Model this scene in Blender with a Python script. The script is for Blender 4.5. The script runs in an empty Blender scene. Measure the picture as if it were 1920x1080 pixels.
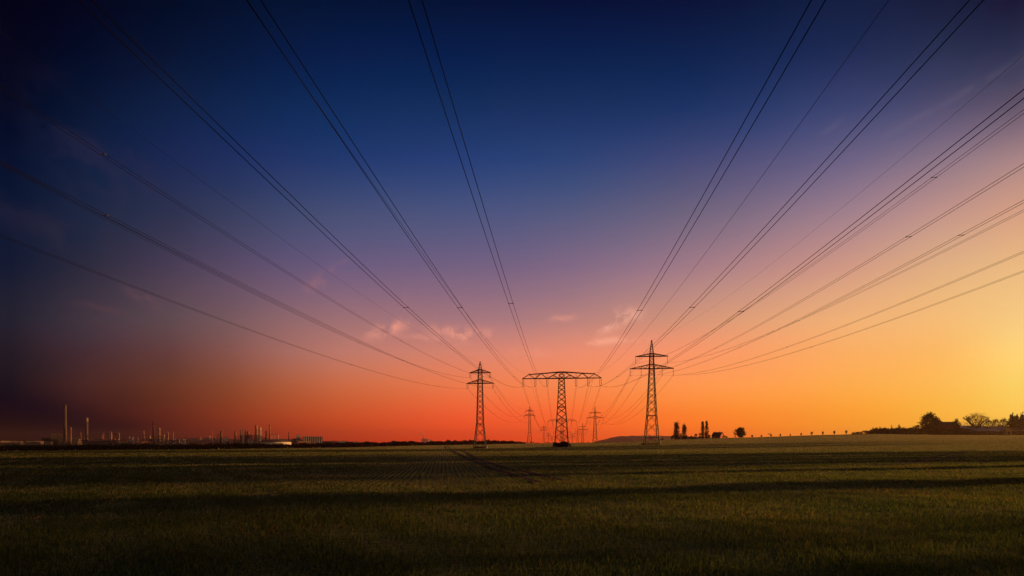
import bpy, math, random
import numpy as np
R = math.radians
rng = np.random.default_rng(7)
random.seed(7)
scene = bpy.context.scene
COL = scene.collection

# ------------------------------------------------------------------ camera
EYE = 1.7
FPX = 1000.0            # focal length in photograph pixels (photo 1920 wide)
HZ = 830.0              # row of the level horizon in the photograph
cam_d = bpy.data.cameras.new("camera")
cam_d.sensor_width = 36.0
cam_d.lens = 36.0 * FPX / 1920.0
cam_d.shift_y = (HZ - 540.0) / 1920.0
cam_d.clip_start = 0.1
cam_d.clip_end = 30000.0
cam = bpy.data.objects.new("camera", cam_d)
COL.objects.link(cam)
cam.location = (0, 0, EYE)
cam.rotation_euler = (R(90), 0, 0)
scene.camera = cam

def at(px, py, Y):
    """world point that stands at a given place of the photograph, Y metres ahead"""
    return ((px - 960.0) * Y / FPX, Y, EYE + (HZ - py) * Y / FPX)

# ------------------------------------------------------------------ exposure
vs = scene.view_settings
vs.view_transform = 'Standard'; vs.look = 'None'; vs.exposure = 0.0; vs.gamma = 1.0
vs.use_curve_mapping = False
cy = scene.cycles
cy.use_denoising = True
cy.max_bounces = 6; cy.diffuse_bounces = 2; cy.glossy_bounces = 2; cy.transmission_bounces = 3
cy.transparent_max_bounces = 8; cy.volume_bounces = 0
cy.sample_clamp_indirect = 2.0; cy.sample_clamp_direct = 5.0
cy.use_adaptive_sampling = False

# ------------------------------------------------------------------ world: dusk sky
def s2l(c):
    c = c / 255.0
    return c / 12.92 if c <= 0.04045 else ((c + 0.055) / 1.055) ** 2.4
ROWS = [0, 50, 100, 150, 200, 250, 300, 350, 400, 450, 500, 550, 600, 630, 660, 690, 720, 750, 775, 800, 828]
SKY = [
 (20, [(0.0, 0.0, 0.0067), (0.0, 0.0005, 0.0082), (0.0, 0.0007, 0.0092), (0.0, 0.0014, 0.0117), (0.0, 0.0021, 0.0145), (0.0, 0.0031, 0.0203), (0.0004, 0.0046, 0.026), (0.0011, 0.0062, 0.0288), (0.0005, 0.0073, 0.0306), (0.0023, 0.0084, 0.0314), (0.0042, 0.0095, 0.0318), (0.0102, 0.0125, 0.0306), (0.0148, 0.0139, 0.0275), (0.014, 0.0124, 0.0229), (0.0124, 0.0089, 0.0172), (0.0106, 0.0072, 0.0141), (0.0046, 0.0044, 0.0108), (0.0, 0.0007, 0.0084), (0.0, 0.0, 0.0063), (0.0, 0.0, 0.0029), (0.0, 0.0, 0.0)]),
 (90, [(0.0, 0.0005, 0.0088), (0.0, 0.0011, 0.0112), (0.0, 0.0019, 0.0138), (0.0001, 0.003, 0.018), (0.0, 0.0044, 0.0233), (0.0007, 0.0065, 0.0302), (0.0018, 0.0088, 0.0364), (0.0034, 0.0108, 0.039), (0.0051, 0.0122, 0.0399), (0.0071, 0.0136, 0.0397), (0.0114, 0.0152, 0.0384), (0.0208, 0.0195, 0.0391), (0.0291, 0.0236, 0.0393), (0.0341, 0.0208, 0.0332), (0.0343, 0.0161, 0.0247), (0.0261, 0.0137, 0.0194), (0.0317, 0.0105, 0.0138), (0.0124, 0.0046, 0.0098), (0.0, 0.0006, 0.0081), (0.0, 0.0, 0.0044), (0.0, 0.0, 0.0009)]),
 (160, [(0.0, 0.0012, 0.0109), (0.0, 0.002, 0.0149), (0.0, 0.0028, 0.0194), (0.0, 0.0049, 0.026), (0.0012, 0.0075, 0.0334), (0.0026, 0.0102, 0.0418), (0.0034, 0.0133, 0.0482), (0.0062, 0.0159, 0.0502), (0.0099, 0.0183, 0.0517), (0.0136, 0.0202, 0.0499), (0.0239, 0.0226, 0.0472), (0.0366, 0.0296, 0.0501), (0.0536, 0.0356, 0.0526), (0.0522, 0.0312, 0.0449), (0.0561, 0.0251, 0.0332), (0.0614, 0.0216, 0.0237), (0.0644, 0.0187, 0.017), (0.0483, 0.0118, 0.0122), (0.0203, 0.0041, 0.0087), (0.0, 0.0, 0.0054), (0.0, 0.0, 0.0015)]),
 (240, [(0.0, 0.0022, 0.014), (0.0003, 0.0032, 0.019), (0.001, 0.0049, 0.0248), (0.0017, 0.0074, 0.0345), (0.0025, 0.011, 0.0465), (0.0031, 0.0138, 0.0586), (0.0063, 0.0168, 0.0657), (0.0089, 0.0204, 0.0656), (0.016, 0.0249, 0.0653), (0.0262, 0.0291, 0.066), (0.0426, 0.0344, 0.0666), (0.0594, 0.0432, 0.0666), (0.0821, 0.0514, 0.0664), (0.0875, 0.045, 0.0555), (0.0922, 0.036, 0.0396), (0.0937, 0.031, 0.0269), (0.092, 0.0253, 0.0172), (0.0763, 0.0171, 0.0116), (0.0685, 0.0113, 0.0091), (0.0204, 0.0013, 0.0053), (0.0, 0.0, 0.0033)]),
 (320, [(0.0, 0.0029, 0.0172), (0.0001, 0.0046, 0.0237), (0.001, 0.0064, 0.0311), (0.0024, 0.0102, 0.0441), (0.0031, 0.0138, 0.0588), (0.0058, 0.0173, 0.0757), (0.0098, 0.0209, 0.0855), (0.0161, 0.0263, 0.0839), (0.0231, 0.0321, 0.0811), (0.0419, 0.039, 0.0856), (0.0649, 0.0475, 0.092), (0.0957, 0.0603, 0.0883), (0.114, 0.0689, 0.0809), (0.1241, 0.0606, 0.0661), (0.1295, 0.0488, 0.0468), (0.1278, 0.0429, 0.031), (0.1431, 0.0367, 0.0192), (0.1326, 0.0281, 0.0125), (0.1302, 0.0206, 0.0104), (0.1051, 0.0114, 0.007), (0.0429, 0.0007, 0.0028)]),
 (430, [(0.0, 0.0042, 0.0229), (0.0005, 0.0063, 0.0325), (0.0012, 0.0085, 0.0433), (0.0018, 0.0129, 0.0592), (0.004, 0.0184, 0.0766), (0.0064, 0.0225, 0.0969), (0.0119, 0.0274, 0.1118), (0.0203, 0.036, 0.1138), (0.0379, 0.048, 0.1151), (0.0613, 0.0579, 0.1258), (0.0993, 0.0692, 0.1347), (0.1419, 0.0865, 0.1276), (0.1879, 0.1013, 0.1129), (0.2118, 0.0983, 0.0967), (0.2425, 0.0895, 0.0756), (0.2518, 0.0781, 0.0492), (0.2585, 0.0646, 0.0276), (0.2596, 0.0515, 0.0179), (0.2696, 0.0403, 0.0128), (0.24, 0.0277, 0.0095), (0.1848, 0.009, 0.0037)]),
 (540, [(0.0002, 0.0054, 0.029), (0.0008, 0.0081, 0.0429), (0.0009, 0.0104, 0.0585), (0.0015, 0.0158, 0.0761), (0.0031, 0.0226, 0.0951), (0.0066, 0.0278, 0.1176), (0.014, 0.0346, 0.1385), (0.0288, 0.0489, 0.1485), (0.0492, 0.0668, 0.1577), (0.0799, 0.0792, 0.1735), (0.1285, 0.0914, 0.1835), (0.1958, 0.1148, 0.1731), (0.2863, 0.1412, 0.1533), (0.3446, 0.1489, 0.1398), (0.398, 0.1535, 0.1242), (0.4355, 0.1358, 0.083), (0.4611, 0.1116, 0.047), (0.4634, 0.0876, 0.0276), (0.4681, 0.0666, 0.0173), (0.4541, 0.0452, 0.0094), (0.3872, 0.0204, 0.005)]),
 (640, [(0.0, 0.0056, 0.0328), (0.0003, 0.0086, 0.049), (0.0013, 0.012, 0.0672), (0.0016, 0.0172, 0.0843), (0.0035, 0.0245, 0.1033), (0.006, 0.0315, 0.1305), (0.0146, 0.0402, 0.1557), (0.0313, 0.0578, 0.1719), (0.0615, 0.0795, 0.1851), (0.0953, 0.0932, 0.2021), (0.149, 0.1065, 0.2109), (0.2364, 0.1346, 0.2008), (0.3516, 0.1675, 0.1796), (0.4392, 0.1845, 0.167), (0.5284, 0.1983, 0.1514), (0.5906, 0.1823, 0.1065), (0.6347, 0.1518, 0.0611), (0.633, 0.1179, 0.0356), (0.6492, 0.0899, 0.0217), (0.6336, 0.0633, 0.0121), (0.576, 0.0321, 0.0055)]),
 (750, [(0.0, 0.0056, 0.0335), (0.0, 0.0082, 0.0506), (0.001, 0.0124, 0.0694), (0.0014, 0.018, 0.0865), (0.0044, 0.0261, 0.1062), (0.0096, 0.0347, 0.1376), (0.016, 0.0444, 0.1704), (0.0348, 0.0635, 0.1887), (0.0669, 0.0856, 0.2014), (0.105, 0.1, 0.2124), (0.163, 0.1144, 0.2181), (0.2529, 0.1435, 0.2111), (0.3764, 0.1799, 0.1968), (0.4983, 0.2035, 0.1811), (0.6196, 0.2203, 0.1587), (0.7115, 0.2088, 0.1152), (0.7615, 0.1814, 0.0703), (0.7932, 0.141, 0.0424), (0.8086, 0.105, 0.0274), (0.8205, 0.0787, 0.0163), (0.741, 0.0376, 0.0048)]),
 (860, [(0.0, 0.005, 0.0338), (0.0005, 0.0087, 0.0516), (0.0, 0.0119, 0.0705), (0.0016, 0.0186, 0.0878), (0.0043, 0.0268, 0.1084), (0.0096, 0.0361, 0.1422), (0.0181, 0.0482, 0.1808), (0.0364, 0.068, 0.2016), (0.0689, 0.0897, 0.2148), (0.112, 0.1038, 0.2194), (0.1725, 0.1204, 0.2242), (0.2612, 0.15, 0.2201), (0.3893, 0.1877, 0.2095), (0.5395, 0.217, 0.1915), (0.6977, 0.2397, 0.1663), (0.8107, 0.2265, 0.1205), (0.8874, 0.2075, 0.0774), (0.9284, 0.1589, 0.0494), (0.9799, 0.1179, 0.0323), (1.0086, 0.0896, 0.019), (0.9109, 0.0472, 0.0055)]),
 (960, [(0.0, 0.0048, 0.0345), (0.0, 0.0084, 0.0524), (0.0012, 0.013, 0.0717), (0.0027, 0.0192, 0.0891), (0.0071, 0.0279, 0.1095), (0.0121, 0.0384, 0.1469), (0.0183, 0.0523, 0.1858), (0.0406, 0.0721, 0.2046), (0.0744, 0.0938, 0.2186), (0.12, 0.1097, 0.2243), (0.183, 0.1269, 0.2284), (0.2805, 0.1585, 0.2245), (0.4165, 0.1996, 0.215), (0.5829, 0.2303, 0.1948), (0.7634, 0.2505, 0.1646), (0.8779, 0.2468, 0.1235), (0.9574, 0.2313, 0.0809), (0.9981, 0.1819, 0.0527), (1.0493, 0.1318, 0.033), (1.0492, 0.1021, 0.0214), (1.0113, 0.0577, 0.0058)]),
 (1070, [(0.0, 0.0043, 0.0351), (0.0, 0.0082, 0.0531), (0.0001, 0.013, 0.0727), (0.0032, 0.0201, 0.0921), (0.0065, 0.0284, 0.1127), (0.0134, 0.0409, 0.1508), (0.0233, 0.0556, 0.1841), (0.0456, 0.078, 0.2044), (0.0888, 0.1016, 0.2158), (0.1466, 0.1212, 0.2264), (0.2203, 0.1429, 0.236), (0.3242, 0.1805, 0.2263), (0.4853, 0.225, 0.2094), (0.6681, 0.2535, 0.1912), (0.8501, 0.2724, 0.1636), (0.9397, 0.267, 0.1213), (0.9868, 0.2613, 0.0833), (1.0295, 0.2128, 0.051), (1.0697, 0.1572, 0.0313), (1.1135, 0.1283, 0.0195), (1.0862, 0.077, 0.005)]),
 (1180, [(0.0, 0.005, 0.0362), (0.0, 0.0083, 0.0541), (0.0, 0.014, 0.0736), (0.0025, 0.0204, 0.0942), (0.0077, 0.0298, 0.1187), (0.0152, 0.0425, 0.153), (0.0353, 0.0604, 0.1849), (0.0683, 0.0849, 0.2004), (0.1168, 0.1127, 0.2128), (0.1837, 0.1389, 0.2292), (0.2798, 0.1677, 0.244), (0.4137, 0.2173, 0.2289), (0.58, 0.2621, 0.2013), (0.7677, 0.2804, 0.1815), (0.9327, 0.2915, 0.155), (1.0011, 0.2928, 0.1199), (1.0278, 0.2924, 0.0848), (1.0537, 0.2517, 0.0505), (1.0803, 0.195, 0.0297), (1.1592, 0.17, 0.0186), (1.1789, 0.1062, 0.0043)]),
 (1280, [(0.0, 0.0049, 0.0376), (0.0, 0.0087, 0.0545), (0.0003, 0.0144, 0.0744), (0.0016, 0.021, 0.098), (0.0066, 0.0311, 0.1251), (0.0235, 0.0467, 0.1572), (0.052, 0.0661, 0.1846), (0.0921, 0.0929, 0.1989), (0.1495, 0.1257, 0.2099), (0.2362, 0.1588, 0.2317), (0.3496, 0.1954, 0.248), (0.49, 0.254, 0.2299), (0.67, 0.3018, 0.1954), (0.8403, 0.3086, 0.1738), (0.9843, 0.3163, 0.149), (1.0219, 0.316, 0.117), (1.058, 0.3225, 0.0842), (1.0609, 0.2862, 0.0499), (1.0832, 0.2319, 0.0266), (1.1887, 0.2033, 0.0148), (1.2081, 0.1377, 0.0032)]),
 (1390, [(0.0, 0.0067, 0.0422), (0.0, 0.0109, 0.0591), (0.0015, 0.0166, 0.08), (0.0053, 0.0249, 0.1065), (0.0125, 0.0368, 0.1382), (0.0312, 0.0539, 0.1702), (0.0769, 0.0796, 0.1954), (0.1294, 0.1108, 0.2137), (0.2, 0.1486, 0.2252), (0.3044, 0.1873, 0.2418), (0.4452, 0.2328, 0.2462), (0.5899, 0.299, 0.227), (0.7588, 0.3512, 0.1919), (0.8911, 0.3528, 0.1681), (0.9874, 0.3501, 0.1398), (1.0161, 0.3487, 0.1118), (1.0573, 0.3556, 0.0828), (1.068, 0.3249, 0.049), (1.0874, 0.2767, 0.0269), (1.1252, 0.246, 0.015), (1.1762, 0.1974, 0.0053)]),
 (1500, [(0.0, 0.0096, 0.0493), (0.0024, 0.0145, 0.0667), (0.0038, 0.0196, 0.0873), (0.0127, 0.0312, 0.1183), (0.026, 0.048, 0.1558), (0.0547, 0.0698, 0.1906), (0.1039, 0.0984, 0.2176), (0.1783, 0.1378, 0.2423), (0.2785, 0.1849, 0.2547), (0.4074, 0.2291, 0.2525), (0.5554, 0.2775, 0.2416), (0.7007, 0.3538, 0.2215), (0.8385, 0.4081, 0.1899), (0.9296, 0.4046, 0.1611), (0.9846, 0.3965, 0.1306), (1.0237, 0.3949, 0.1051), (1.0439, 0.3925, 0.08), (1.0541, 0.3595, 0.0476), (1.0468, 0.3209, 0.0301), (1.0942, 0.2981, 0.015), (1.1341, 0.2563, 0.0039)]),
 (1600, [(0.0013, 0.0118, 0.0528), (0.0022, 0.0157, 0.0698), (0.0075, 0.0223, 0.0901), (0.0223, 0.0372, 0.1235), (0.0373, 0.056, 0.1634), (0.083, 0.0866, 0.2023), (0.145, 0.1235, 0.2349), (0.2427, 0.1705, 0.2576), (0.3568, 0.2209, 0.2706), (0.4954, 0.2715, 0.2587), (0.6468, 0.3278, 0.2373), (0.7773, 0.4043, 0.216), (0.8969, 0.4579, 0.1883), (0.9502, 0.4507, 0.1608), (0.9852, 0.4406, 0.1268), (1.021, 0.4361, 0.1019), (1.0223, 0.4306, 0.0775), (1.0429, 0.404, 0.0487), (1.0521, 0.3735, 0.0293), (1.0272, 0.3502, 0.0163), (1.0117, 0.3031, 0.0034)]),
 (1680, [(0.0022, 0.0107, 0.0483), (0.0043, 0.0166, 0.0666), (0.0106, 0.0253, 0.087), (0.0228, 0.0394, 0.1208), (0.0514, 0.0622, 0.1612), (0.1021, 0.0984, 0.2048), (0.1924, 0.1472, 0.2391), (0.3115, 0.2009, 0.2562), (0.4384, 0.2558, 0.2657), (0.5729, 0.3189, 0.2556), (0.6998, 0.3785, 0.2328), (0.8199, 0.4452, 0.2126), (0.9089, 0.4805, 0.1884), (0.9563, 0.477, 0.1607), (0.9814, 0.4645, 0.127), (1.0094, 0.4654, 0.1038), (1.0201, 0.4641, 0.0817), (1.0278, 0.448, 0.0525), (1.0123, 0.4179, 0.0331), (1.0012, 0.4069, 0.0215), (0.9638, 0.3393, 0.007)]),
 (1760, [(0.0015, 0.0091, 0.0428), (0.0044, 0.0162, 0.0609), (0.0147, 0.0275, 0.0827), (0.0318, 0.0436, 0.1161), (0.0732, 0.0706, 0.1563), (0.1416, 0.1156, 0.2051), (0.2487, 0.1756, 0.2427), (0.3784, 0.2318, 0.2535), (0.5289, 0.2948, 0.2607), (0.6377, 0.3651, 0.2495), (0.7465, 0.4319, 0.2286), (0.8418, 0.4812, 0.2097), (0.9301, 0.5148, 0.1883), (0.9612, 0.5057, 0.1605), (0.9773, 0.4982, 0.129), (1.0126, 0.501, 0.1088), (1.0058, 0.5062, 0.0908), (0.9985, 0.4984, 0.0629), (1.0012, 0.4872, 0.0469), (0.9414, 0.4674, 0.0323), (0.9134, 0.3767, 0.0163)]),
 (1830, [(0.0, 0.0079, 0.0385), (0.0039, 0.0153, 0.0575), (0.0122, 0.0263, 0.0809), (0.0389, 0.0473, 0.113), (0.091, 0.0788, 0.1516), (0.1755, 0.1314, 0.2045), (0.3131, 0.205, 0.2439), (0.4509, 0.2621, 0.2491), (0.5885, 0.3203, 0.249), (0.6912, 0.3939, 0.2415), (0.782, 0.4643, 0.2303), (0.8639, 0.5171, 0.2174), (0.921, 0.5497, 0.1997), (0.9532, 0.5609, 0.1782), (1.006, 0.5742, 0.1518), (1.0002, 0.5717, 0.1286), (0.9963, 0.5731, 0.1061), (0.9733, 0.5559, 0.0794), (0.9662, 0.5421, 0.0615), (0.92, 0.5266, 0.0445), (0.9003, 0.4413, 0.0245)]),
 (1900, [(0.0, 0.0043, 0.033), (0.0027, 0.0137, 0.0534), (0.0143, 0.0271, 0.0779), (0.0465, 0.0504, 0.1088), (0.1067, 0.0859, 0.1455), (0.2242, 0.152, 0.2029), (0.3807, 0.2342, 0.243), (0.5224, 0.2905, 0.2404), (0.6485, 0.3463, 0.2346), (0.7402, 0.4192, 0.2308), (0.821, 0.4951, 0.2285), (0.8688, 0.5457, 0.226), (0.9232, 0.5988, 0.2247), (0.9637, 0.6413, 0.2109), (0.9988, 0.6697, 0.1896), (0.9972, 0.6711, 0.1621), (0.9599, 0.6607, 0.1332), (0.9596, 0.6423, 0.107), (0.9373, 0.6113, 0.0864), (0.9017, 0.5897, 0.0606), (0.9, 0.5191, 0.0268)]),
]

SUN_AZ, SUN_EL = 75.0, 5.0
world = bpy.data.worlds.new("World"); scene.world = world; world.use_nodes = True
nt = world.node_tree; N = nt.nodes; LK = nt.links
for n in list(N): N.remove(n)
def node(tree, typ, **kw):
    n = tree.nodes.new(typ)
    for k, v in kw.items(): setattr(n, k, v)
    return n
def mth(tree, op, a, b=None, c=None, clamp=False):
    n = tree.nodes.new('ShaderNodeMath'); n.operation = op; n.use_clamp = clamp
    for i, v in enumerate((a, b, c)):
        if v is None: continue
        if isinstance(v, (int, float)): n.inputs[i].default_value = v
        else: tree.links.new(v, n.inputs[i])
    return n.outputs[0]
def mixc(tree, f, a, b, mode='MIX'):
    n = tree.nodes.new('ShaderNodeMix'); n.data_type = 'RGBA'; n.blend_type = mode; n.clamp_factor = True
    for i, v in ((0, f), (6, a), (7, b)):
        if isinstance(v, (int, float)): n.inputs[i].default_value = v
        elif isinstance(v, (tuple, list)): n.inputs[i].default_value = (*v[:3], 1)
        else: tree.links.new(v, n.inputs[i])
    return n.outputs[2]
def ramp(tree, f, stops, interp='LINEAR'):
    n = tree.nodes.new('ShaderNodeValToRGB'); cr = n.color_ramp; cr.interpolation = interp
    while len(cr.elements) > 1: cr.elements.remove(cr.elements[-1])
    cr.elements[0].position = stops[0][0]; cr.elements[0].color = (*stops[0][1], 1)
    for p, c in stops[1:]:
        e = cr.elements.new(p); e.color = (*c, 1)
    tree.links.new(f, n.inputs[0])
    return n.outputs[0]
tc = node(nt, 'ShaderNodeTexCoord')
sep = node(nt, 'ShaderNodeSeparateXYZ'); LK.new(tc.outputs['Generated'], sep.inputs[0])
sx, sy, sz = sep.outputs
az = mth(nt, 'ARCTAN2', sx, sy)                 # 0 = the way the pylons run, + = towards the sunset
ZS = 0.8
elev = mth(nt, 'DIVIDE', mth(nt, 'ADD', sz, 0.05), ZS + 0.05, clamp=True)
def zof(px, py):
    u, v = (px - 960) / FPX, (HZ - py) / FPX
    return (v / math.sqrt(u * u + v * v + 1) + 0.05) / (ZS + 0.05)
def column(px, cols):
    st = [(max(0, zof(px, 845)), cols[-1])]
    for py, c in reversed(list(zip(ROWS, cols))): st.append((zof(px, py), c))
    return st
SMOOTH = 'LINEAR'
outs = []
behind_az = math.pi
back = [(0.0, (.012, .012, .016)), (0.06, (.018, .018, .026)), (0.3, (.016, .028, .05)), (1.0, (.02, .062, .085))]
glow = [(0.0, (1.0, .55, .12)), (0.06, (1.05, .6, .15)), (0.16, (1.0, .58, .22)), (0.35, (.45, .3, .25)), (0.7, (.05, .06, .11)), (1.0, (.005, .01, .03))]
cols = [(-behind_az, back)]
for px, c in SKY:
    cols.append((math.atan2((px - 960) / FPX, 1), column(px, [tuple(x) for x in c])))
cols.append((R(75), glow)); cols.append((behind_az, back))
def rampout(st): return ramp(nt, elev, st, SMOOTH)
cur = rampout(cols[0][1])
for i in range(1, len(cols)):
    mr = node(nt, 'ShaderNodeMapRange'); mr.interpolation_type = 'LINEAR'; mr.clamp = True
    LK.new(az, mr.inputs[0]); mr.inputs[1].default_value = cols[i - 1][0]; mr.inputs[2].default_value = cols[i][0]
    cur = mixc(nt, mr.outputs[0], cur, rampout(cols[i][1]))
# wisps of high cloud, each a warped streak in its own direction of the sky
geo_v = tc.outputs['Generated']
nz = node(nt, 'ShaderNodeTexNoise'); nz.inputs['Scale'].default_value = 21; nz.inputs['Detail'].default_value = 8
nz.inputs['Roughness'].default_value = 0.62; LK.new(geo_v, nz.inputs['Vector'])
nzw = node(nt, 'ShaderNodeTexNoise'); nzw.inputs['Scale'].default_value = 9; nzw.inputs['Detail'].default_value = 3
LK.new(geo_v, nzw.inputs['Vector'])
wsep = node(nt, 'ShaderNodeSeparateColor'); LK.new(nzw.outputs['Color'], wsep.inputs[0])
def wisp(cur, px, py, w, h, ang, col, amt, warp=1.0):
    u, v = (px - 960) / FPX, (HZ - py) / FPX
    a0 = math.atan2(u, 1); e0 = v / math.sqrt(u * u + v * v + 1)
    wx = mth(nt, 'MULTIPLY', mth(nt, 'SUBTRACT', wsep.outputs[0], .5), .09 * warp)
    wy = mth(nt, 'MULTIPLY', mth(nt, 'SUBTRACT', wsep.outputs[1], .5), .07 * warp)
    da = mth(nt, 'ADD', mth(nt, 'SUBTRACT', az, a0), wx)
    de = mth(nt, 'ADD', mth(nt, 'SUBTRACT', sz, e0), wy)
    c, s = math.cos(ang), math.sin(ang)
    x = mth(nt, 'DIVIDE', mth(nt, 'ADD', mth(nt, 'MULTIPLY', da, c), mth(nt, 'MULTIPLY', de, s)), w)
    y = mth(nt, 'DIVIDE', mth(nt, 'SUBTRACT', mth(nt, 'MULTIPLY', de, c), mth(nt, 'MULTIPLY', da, s)), h)
    d2 = mth(nt, 'ADD', mth(nt, 'MULTIPLY', x, x), mth(nt, 'MULTIPLY', y, y))
    m = mth(nt, 'EXPONENT', mth(nt, 'MULTIPLY', d2, -1.0))
    k = mth(nt, 'MULTIPLY', mth(nt, 'SUBTRACT', nz.outputs[0], .43), 7.5, clamp=True)
    f = mth(nt, 'MULTIPLY', mth(nt, 'MULTIPLY', m, k), amt, clamp=True)
    return mixc(nt, f, cur, col)
PK = (.95, .36, .25)
cur = wisp(cur, 718, 622, .034, .012, 0.35, PK, .85, .7)
cur = wisp(cur, 735, 600, .022, .006, 1.1, (.8, .3, .24), .45)
cur = wisp(cur, 870, 624, .045, .009, -.05, PK, .95, .6)
cur = wisp(cur, 820, 640, .07, .006, 0, PK, .3)
cur = wisp(cur, 1158, 598, .036, .011, .25, (1.0, .46, .33), 1.0, .8)
cur = wisp(cur, 1140, 637, .06, .007, 0, (1.0, .42, .28), .7, .5)
cur = wisp(cur, 1065, 595, .02, .006, 0, PK, .4)
cur = wisp(cur, 600, 525, .024, .012, .9, (.42, .17, .18), .45, .7)
cur = wisp(cur, 630, 497, .03, .005, .4, (.35, .15, .19), .25)
cur = wisp(cur, 268, 558, .028, .009, -.5, (.20, .08, .09), .45)
cur = wisp(cur, 165, 573, .03, .006, -.15, (.12, .05, .06), .35)
cur = wisp(cur, 200, 310, .10, .04, -.5, (.035, .025, .06), .30, 1.6)
cur = wisp(cur, 100, 420, .10, .02, 0, (.035, .025, .05), .3, 1.4)
cur = wisp(cur, 1770, 192, .085, .004, .25, (.33, .26, .32), .08, .2)
cur = wisp(cur, 1575, 232, .07, .004, .25, (.22, .19, .28), .12, .2)
cur = wisp(cur, 990, 665, .05, .010, 0, (.95, .34, .25), .35)
bg = node(nt, 'ShaderNodeBackground'); bg.inputs[1].default_value = 1.0
skyt = node(nt, 'ShaderNodeTexSky'); skyt.sky_type = 'NISHITA'; skyt.sun_disc = False
skyt.sun_elevation = R(SUN_EL); skyt.sun_rotation = R(SUN_AZ); skyt.dust_density = 3.0
bg2 = node(nt, 'ShaderNodeBackground'); bg2.inputs[1].default_value = 0.0003; LK.new(skyt.outputs[0], bg2.inputs[0])
addb = node(nt, 'ShaderNodeAddShader')
LK.new(cur, bg.inputs[0]); LK.new(bg.outputs[0], addb.inputs[0]); LK.new(bg2.outputs[0], addb.inputs[1])
wo = node(nt, 'ShaderNodeOutputWorld'); LK.new(addb.outputs[0], wo.inputs[0])
world.cycles.sampling_method = 'MANUAL'; world.cycles.sample_map_resolution = 512

# ------------------------------------------------------------------ sun, low on the right
sun_d = bpy.data.lights.new("sun", 'SUN'); sun_d.energy = 5.0; sun_d.angle = R(1.4)
sun_d.color = (1.0, 0.47, 0.14)
sun = bpy.data.objects.new("sun", sun_d); COL.objects.link(sun)
# -Z of the lamp points away from the sun
sun.rotation_euler = (R(90 - SUN_EL), 0, R(180 - SUN_AZ - 0) + 0)
SDIR = (math.sin(R(SUN_AZ)) * math.cos(R(SUN_EL)), math.cos(R(SUN_AZ)) * math.cos(R(SUN_EL)), math.sin(R(SUN_EL)))
from mathutils import Vector, Matrix
sun.rotation_euler = Vector(SDIR).to_track_quat('Z', 'Y').to_euler()

# ------------------------------------------------------------------ helpers
def tag(o, label=None, cat=None, group=None, kind=None):
    if label: o['label'] = label
    if cat: o['category'] = cat
    if group: o['group'] = group
    if kind: o['kind'] = kind
    elif cat: o['kind'] = 'thing'
    return o

def empty(name, loc, rz=0.0, label=None, cat=None, group=None):
    o = bpy.data.objects.new(name, None); COL.objects.link(o)
    o.location = loc; o.rotation_euler = (0, 0, rz); o.empty_display_size = 0.5
    return tag(o, label, cat, group)

def mesh_obj(name, V, Fc, mat, parent=None, smooth=False, loc=None):
    me = bpy.data.meshes.new(name)
    me.from_pydata([tuple(v) for v in V], [], Fc)
    if smooth:
        me.polygons.foreach_set('use_smooth', [True] * len(me.polygons))
    me.materials.append(mat); me.update()
    o = bpy.data.objects.new(name, me); COL.objects.link(o)
    if parent: o.parent = parent
    if loc: o.location = loc
    return o

class MB:
    """collects simple solids; build() links them as one mesh"""
    def __init__(s): s.V = []; s.F = []
    def add(s, V, Fc):
        n = len(s.V); s.V += [tuple(v) for v in V]; s.F += [tuple(i + n for i in f) for f in Fc]
    def box(s, c, d, rz=0.0):
        hx, hy, hz = d[0] / 2, d[1] / 2, d[2] / 2
        V = [Vector((x * hx, y * hy, z * hz)) for x in (-1, 1) for y in (-1, 1) for z in (-1, 1)]
        if rz: m = Matrix.Rotation(rz, 3, 'Z'); V = [m @ v for v in V]
        s.add([v + Vector(c) for v in V], [(0, 1, 3, 2), (4, 6, 7, 5), (0, 4, 5, 1), (2, 3, 7, 6), (0, 2, 6, 4), (1, 5, 7, 3)])
    def bar(s, p, q, w, w2=None):
        p, q = Vector(p), Vector(q); d = q - p
        if d.length < 1e-5: return
        w2 = w if w2 is None else w2
        d.normalize(); a = d.cross(Vector((0, 0, 1)))
        if a.length < 0.05: a = d.cross(Vector((0, 1, 0)))
        a.normalize(); b = d.cross(a)
        V = [p + (a * x + b * y) * w / 2 for x, y in ((-1, -1), (1, -1), (1, 1), (-1, 1))]
        V += [q + (a * x + b * y) * w2 / 2 for x, y in ((-1, -1), (1, -1), (1, 1), (-1, 1))]
        s.add(V, [(0, 1, 5, 4), (1, 2, 6, 5), (2, 3, 7, 6), (3, 0, 4, 7), (3, 2, 1, 0), (4, 5, 6, 7)])
    def lathe(s, prof, n=16, c=(0, 0, 0), cap=True):
        V = []; Fc = []
        for r, z in prof:
            for k in range(n):
                a = 2 * math.pi * k / n; V.append((c[0] + r * math.cos(a), c[1] + r * math.sin(a), c[2] + z))
        for i in range(len(prof) - 1):
            for k in range(n):
                Fc.append((i * n + k, i * n + (k + 1) % n, (i + 1) * n + (k + 1) % n, (i + 1) * n + k))
        if cap:
            Fc.append(tuple(range(n))[::-1]); Fc.append(tuple((len(prof) - 1) * n + k for k in range(n)))
        s.add(V, Fc)
    def prism(s, pts, y0, y1):
        """polygon in x,z pushed along y"""
        n = len(pts)
        V = [(x, y0, z) for x, z in pts] + [(x, y1, z) for x, z in pts]
        s.add(V, [tuple(range(n)), tuple(range(2 * n - 1, n - 1, -1))] + [(i, i + n, (i + 1) % n + n, (i + 1) % n) for i in range(n)])
    def build(s, name, mat, parent=None, smooth=False, loc=None):
        return mesh_obj(name, s.V, s.F, mat, parent, smooth, loc)

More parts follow.
